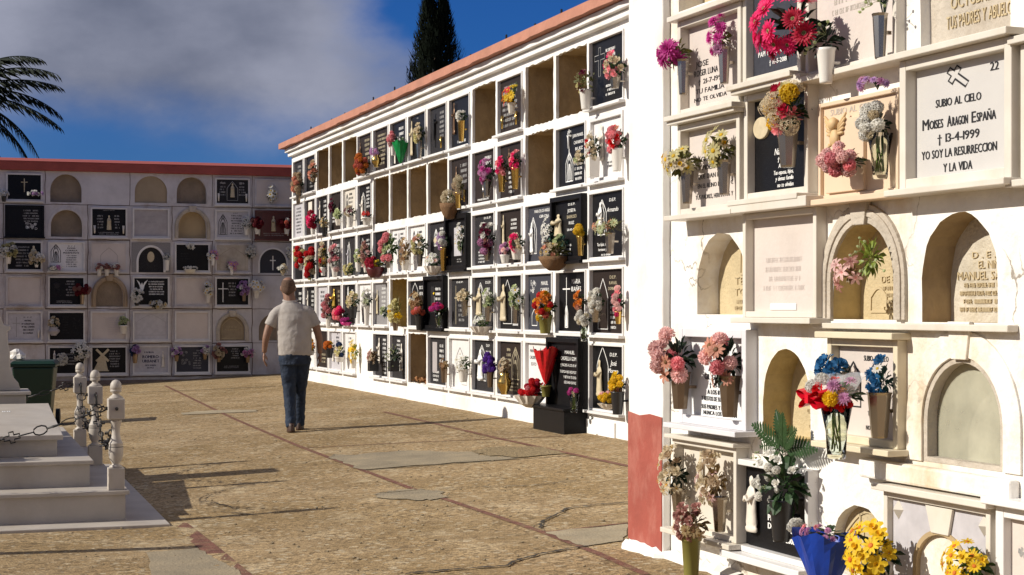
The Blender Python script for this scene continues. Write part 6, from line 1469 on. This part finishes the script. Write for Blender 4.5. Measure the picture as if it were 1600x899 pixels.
m=MB(); loft(m,[(-.01,0,.865,.188,.135),(-.01,0,.90,.190,.142),(-.012,0,1.0,.195,.150),(-.018,0,1.15,.198,.146),(-.025,0,1.28,.202,.135),(-.032,-.005,1.37,.182,.118),(-.045,-.005,1.43,.128,.095),(-.055,0,1.475,.085,.078)],28)
limb(m,[(-.10,0,1.385),(-.205,-.005,1.355),(-.292,-.012,1.20)],[.070,.074,.066],16); limb(m,[(.04,0,1.385),(.145,0,1.355),(.228,.012,1.20)],[.070,.074,.066],16)
remesh(m.build('polo_shirt',shirt_m,man),.009,3,(.10,.018))
m=MB(); cp=[(-.062+.075*math.cos(a),.002+.072*math.sin(a),1.487+.018*math.sin(a)) for a in [i*math.pi/8 for i in range(16)]]; m.tube(cp,.014,8,True); m.build('collar',shirt_m,man,smooth=True)
m=MB(); loft(m,[(-.01,0,.76,.172,.125),(-.01,0,.84,.180,.135),(-.01,0,.93,.175,.128)],24)
limb(m,[(-.092,0,.84),(-.068,.03,.47),(-.05,-.06,.055)],[.100,.072,.058],16); limb(m,[(.078,.01,.84),(.045,.16,.47),(.038,.24,.055)],[.100,.070,.058],16)
remesh(m.build('jeans',jean,man),.009,2,(.07,.022))
for sx,sy,yaw in((-.05,-.05,.1),(.038,.25,-.1)):
    m=MB(); loft(m,[(0,.04,0,.046,.125),(0,.04,.022,.048,.130),(0,.03,.045,.045,.115),(0,-.01,.075,.040,.070),(0,-.025,.105,.036,.045)],20); o=m.build('shoe',shoe,man,loc=(sx,sy,0),rz=yaw,smooth=True)
m=MB(); loft(m,[(hx,hy-.016,1.565,.060,.078),(hx,hy-.010,1.60,.0765,.087),(hx,hy-.012,1.645,.081,.0915),(hx,hy-.010,1.675,.0782,.0905),(hx,hy-.010,1.70,.0725,.086),(hx,hy-.012,1.718,.060,.073)],24)
m.v=[(x,min(y,hy+.02-.5*max(0,z-1.66)),z-(.018*math.cos((x-hx)*38) if z<1.58 else 0)) for x,y,z in m.v]; m.build('hair',hair_m,man,smooth=True)

# unseen niche block added across the aisle for reflections and less sky fill
dq=-12.5; aa=math.atan(918/F); lx,ly=QN.x*dq,QN.y*dq
lb=thing('niche_block','added low white niche wall across the aisle, unseen outside the left edge','building',(lx,ly,0),math.atan2(math.cos(aa),-math.sin(aa)))
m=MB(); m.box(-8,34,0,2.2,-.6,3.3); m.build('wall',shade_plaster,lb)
m=MB(); m.box(-8.1,34.1,-.1,2.3,3.301,3.45); m.build('coping',red_paint,lb)
# ================================================================== TREES
cyp=thing('cypress_tree','dark twin topped cypress rising behind the long sunlit wall','tree',(-2.06,45,0),0)
m=MB(); m.tube([(0,0,-.2),(.03,0,3),(-.05,0,6),(0,0,9)],[.22,.17,.1,.03],8); m.build('trunk',bark,cyp)
m=MB(); q=random.Random(12)
def cyp_r(z):
    T=((.6,.35),(1.5,.85),(4,.95),(6.5,.88),(7.4,.78),(8.0,.70),(8.7,.54),(9.2,.37),(9.6,.19),(9.9,.02))
    for (a,b),(c,d) in zip(T,T[1:]):
        if a<=z<=c: return b+(d-b)*(z-a)/(c-a)
    return 0
    t=(z-.6)/9.2
    return 1.04*min(1,(t+.03)*7)*(1-max(0,t-.60)/.40)**.75 if t<1 else 0
for i in range(26000):
    z=q.uniform(.6,9.85)
    for _ in range(3):
        a=q.uniform(0,6.283); 
        r_=cyp_r(z)*(.45+.55*math.sqrt(q.random()))*(1+.13*math.sin(3*a+z*1.7)+.10*math.sin(7*a-z*2.9)+.08*math.sin(13*a+z*7))
        tw=.17*(max(0,z-7)/2.8); sx_=q.choice((-1,1))*tw*1.35
        tw=.19*min(1,max(0,z-8.0)/1.5); sx_=q.choice((-1,1))*tw; p=Vector((r_*math.cos(a)*(1-.35*min(1,max(0,z-8.0)/1.5))+sx_,r_*math.sin(a)*.8,z+ (0.15 if sx_<0 else 0)))
        s_=q.uniform(.05,.11); d=Vector((math.cos(a)*.35+q.uniform(-.35,.35),math.sin(a)*.35+q.uniform(-.35,.35),1)).normalized(); sd=Vector((-math.sin(a),math.cos(a),q.uniform(-.3,.3)))
        m.add([p-sd*s_*.32,p+sd*s_*.32,p+d*s_*1.9],[(0,1,2)]); break
m.build('crown',mat('cypress_leaf',(.006,.010,.005),.8,var=.5,vscale=3,spec=.1),cyp)
pl=thing('palm_tree','date palm whose drooping fronds enter at the upper left','palm tree',(-16.95,50,.15),0)
m=MB(); m.tube([(0,0,0),(.05,0,3),(0,0,6.3),(0,0,7.6)],[.30,.24,.22,.26],12); m.build('trunk',bark,pl)
palm_g=mat('palm_frond_green',(.012,.018,.010),.7,var=.4,vscale=3,spec=.12)
q=random.Random(21)
def frond(el,az,L,droop,sd=1):
    m=MB(); pts=[]; a=el; p=Vector((0,0,0)); dirh=Vector((math.cos(az),math.sin(az),0)); n=22
    for i in range(n+1):
        pts.append(p.copy()); p=p+(dirh*math.cos(a)+Vector((0,0,math.sin(a))))*(L/n); a-=droop/n*(1.0+.8*i/n)
    m.tube(pts,[.035*(1-i/n)+.006 for i in range(n+1)],5)
    for i in range(2,n+1):
        for sub in(0,.5):
            if i+sub>n: continue
            P=pts[i]if sub==0 else (pts[i]+pts[i-1])/2; T=(pts[i]-pts[i-1]).normalized(); S=T.cross(Vector((0,0,1))).normalized(); t=i/n
            LL=.62*math.sin(math.pi*min(1,.18+t*.78))**.7+.08
            for s_ in(-1,1):
                d=(S*s_*.75+T*.75+Vector((0,0,-.35+q.uniform(-.25,.2)))).normalized(); w=T*.022
                m.add([P-w,P+w,P+d*LL*.6+w+Vector((0,0,-.02)),P+d*LL+Vector((0,0,-.10))],[(0,1,2,3)])
    return m
for i in range(16):
    az=math.pi*(.45+1.1*i/15); el=q.uniform(-.5,1.2); f=frond(el,az,q.uniform(3.0,3.6),q.uniform(1.1,1.7)); f.build('frond',palm_g,pl,loc=(0,0,7.65))
for el,L,dr in((.62,3.55,.75),(.40,3.45,.55),(.28,3.5,.75),(.05,3.65,.55),(-.15,3.4,.7),(-.32,3.7,.75),(-.55,3.5,.9),(.9,3.2,.9)):
    frond(el,q.uniform(-.12,.12),L,dr).build('frond',palm_g,pl,loc=(0,0,7.65))

# ================================================================== SKY, SUN, CAMERA
az_to_sun=Vector((-.974,-.225)); elev=R(31)
w=bpy.data.worlds.new('World'); scene.world=w; w.use_nodes=True; nt=w.node_tree; N=nt.nodes; L=nt.links; bg=N['Background']
sky=N.new('ShaderNodeTexSky'); sky.sky_type='NISHITA'; sky.sun_disc=False; sky.sun_elevation=elev; sky.sun_rotation=math.atan2(az_to_sun.x,az_to_sun.y); sky.dust_density=.4; sky.ozone_density=3.0; sky.air_density=1.0
bg.inputs['Strength'].default_value=.050
tc=N.new('ShaderNodeTexCoord'); sx=N.new('ShaderNodeSeparateXYZ'); L.new(tc.outputs['Generated'],sx.inputs[0])
def M_(op,a,b=None,c=None):
    n=N.new('ShaderNodeMath'); n.operation=op
    for i,v in enumerate((a,b,c)):
        if v is None: continue
        if hasattr(v,'links'): L.new(v,n.inputs[i])
        else: n.inputs[i].default_value=v
    return n.outputs[0]
def ramp(src,a,b,c=0.,d=1.):
    r=N.new('ShaderNodeMapRange'); r.interpolation_type='SMOOTHSTEP'; r.inputs['From Min'].default_value=a; r.inputs['From Max'].default_value=b; r.inputs['To Min'].default_value=c; r.inputs['To Max'].default_value=d
    L.new(src,r.inputs['Value']); return r.outputs[0]
def nz(scale,det,ro,loc=(0,0,0)):
    mp=N.new('ShaderNodeMapping'); mp.inputs['Scale'].default_value=(1,1,1.7); mp.inputs['Location'].default_value=loc; L.new(tc.outputs['Generated'],mp.inputs[0])
    n=N.new('ShaderNodeTexNoise'); n.inputs['Scale'].default_value=scale; n.inputs['Detail'].default_value=det; n.inputs['Roughness'].default_value=ro; L.new(mp.outputs[0],n.inputs['Vector']); return n.outputs['Fac']
az=M_('ARCTAN2',sx.outputs['X'],sx.outputs['Y']); el=M_('ARCSINE',sx.outputs['Z'])
n1=nz(9,7,.55); n2=nz(22,6,.6,(3,1,2)); n3=nz(5,5,.5,(7,2,0))
azw=M_('ADD',az,M_('MULTIPLY',M_('SUBTRACT',n1,.5),.10)); azw=M_('ADD',azw,M_('MULTIPLY',M_('SUBTRACT',n2,.5),.03))
azw=M_('ADD',azw,M_('MULTIPLY',M_('SUBTRACT',el,.15),.6))
elw=M_('ADD',el,M_('MULTIPLY',M_('SUBTRACT',n1,.5),.06))
mask=M_('MULTIPLY',ramp(azw,-.045,-.115),ramp(elw,.092,.135,.12,1))
sky_t=N.new('ShaderNodeMix'); sky_t.data_type='RGBA'; sky_t.blend_type='MULTIPLY'; sky_t.inputs[0].default_value=1; sky_t.inputs[7].default_value=(.17,.55,1.30,1); L.new(sky.outputs[0],sky_t.inputs[6])
cl_=N.new('ShaderNodeMix'); cl_.data_type='RGBA'; cl_.inputs[6].default_value=(2.5,2.85,4.1,1); cl_.inputs[7].default_value=(6.0,6.3,8.0,1)
bright=M_('ADD',M_('ADD',M_('MULTIPLY',n3,.6),M_('MULTIPLY',n1,.55)),M_('MULTIPLY',ramp(az,-.22,-.36),.35)); bright=M_('ADD',bright,M_('MULTIPLY',ramp(az,-.20,-.09),.12)); L.new(ramp(bright,.42,.80),cl_.inputs[0])
mx=N.new('ShaderNodeMix'); mx.data_type='RGBA'; L.new(mask,mx.inputs[0]); L.new(sky_t.outputs[2],mx.inputs[6]); L.new(cl_.outputs[2],mx.inputs[7]); L.new(mx.outputs[2],bg.inputs['Color'])
sd=bpy.data.lights.new('sun','SUN'); sd.energy=4.9; sd.angle=R(.53); sd.color=(1.0,.94,.84); so=bpy.data.objects.new('sun',sd); COL.objects.link(so)
d=Vector((-az_to_sun.x*math.cos(elev),-az_to_sun.y*math.cos(elev),-math.sin(elev))); so.rotation_euler=d.to_track_quat('-Z','Y').to_euler(); so.location=(-20,-10,20)
cd=bpy.data.cameras.new('camera'); cam=bpy.data.objects.new('camera',cd); COL.objects.link(cam); cam.location=(0,0,H); cam.rotation_euler=(R(90),0,0)
cd.sensor_width=36; cd.lens=F/1600*36; cd.shift_y=(HY-449.5)/1600; cd.clip_end=1500; cd.clip_start=.1; scene.camera=cam
scene.view_settings.view_transform='Standard'; scene.view_settings.look='None'; scene.view_settings.exposure=.15; scene.view_settings.gamma=1
scene.render.resolution_x=1024; scene.render.resolution_y=575
scene.cycles.max_bounces=6; scene.cycles.transparent_max_bounces=8; scene.cycles.use_denoising=True
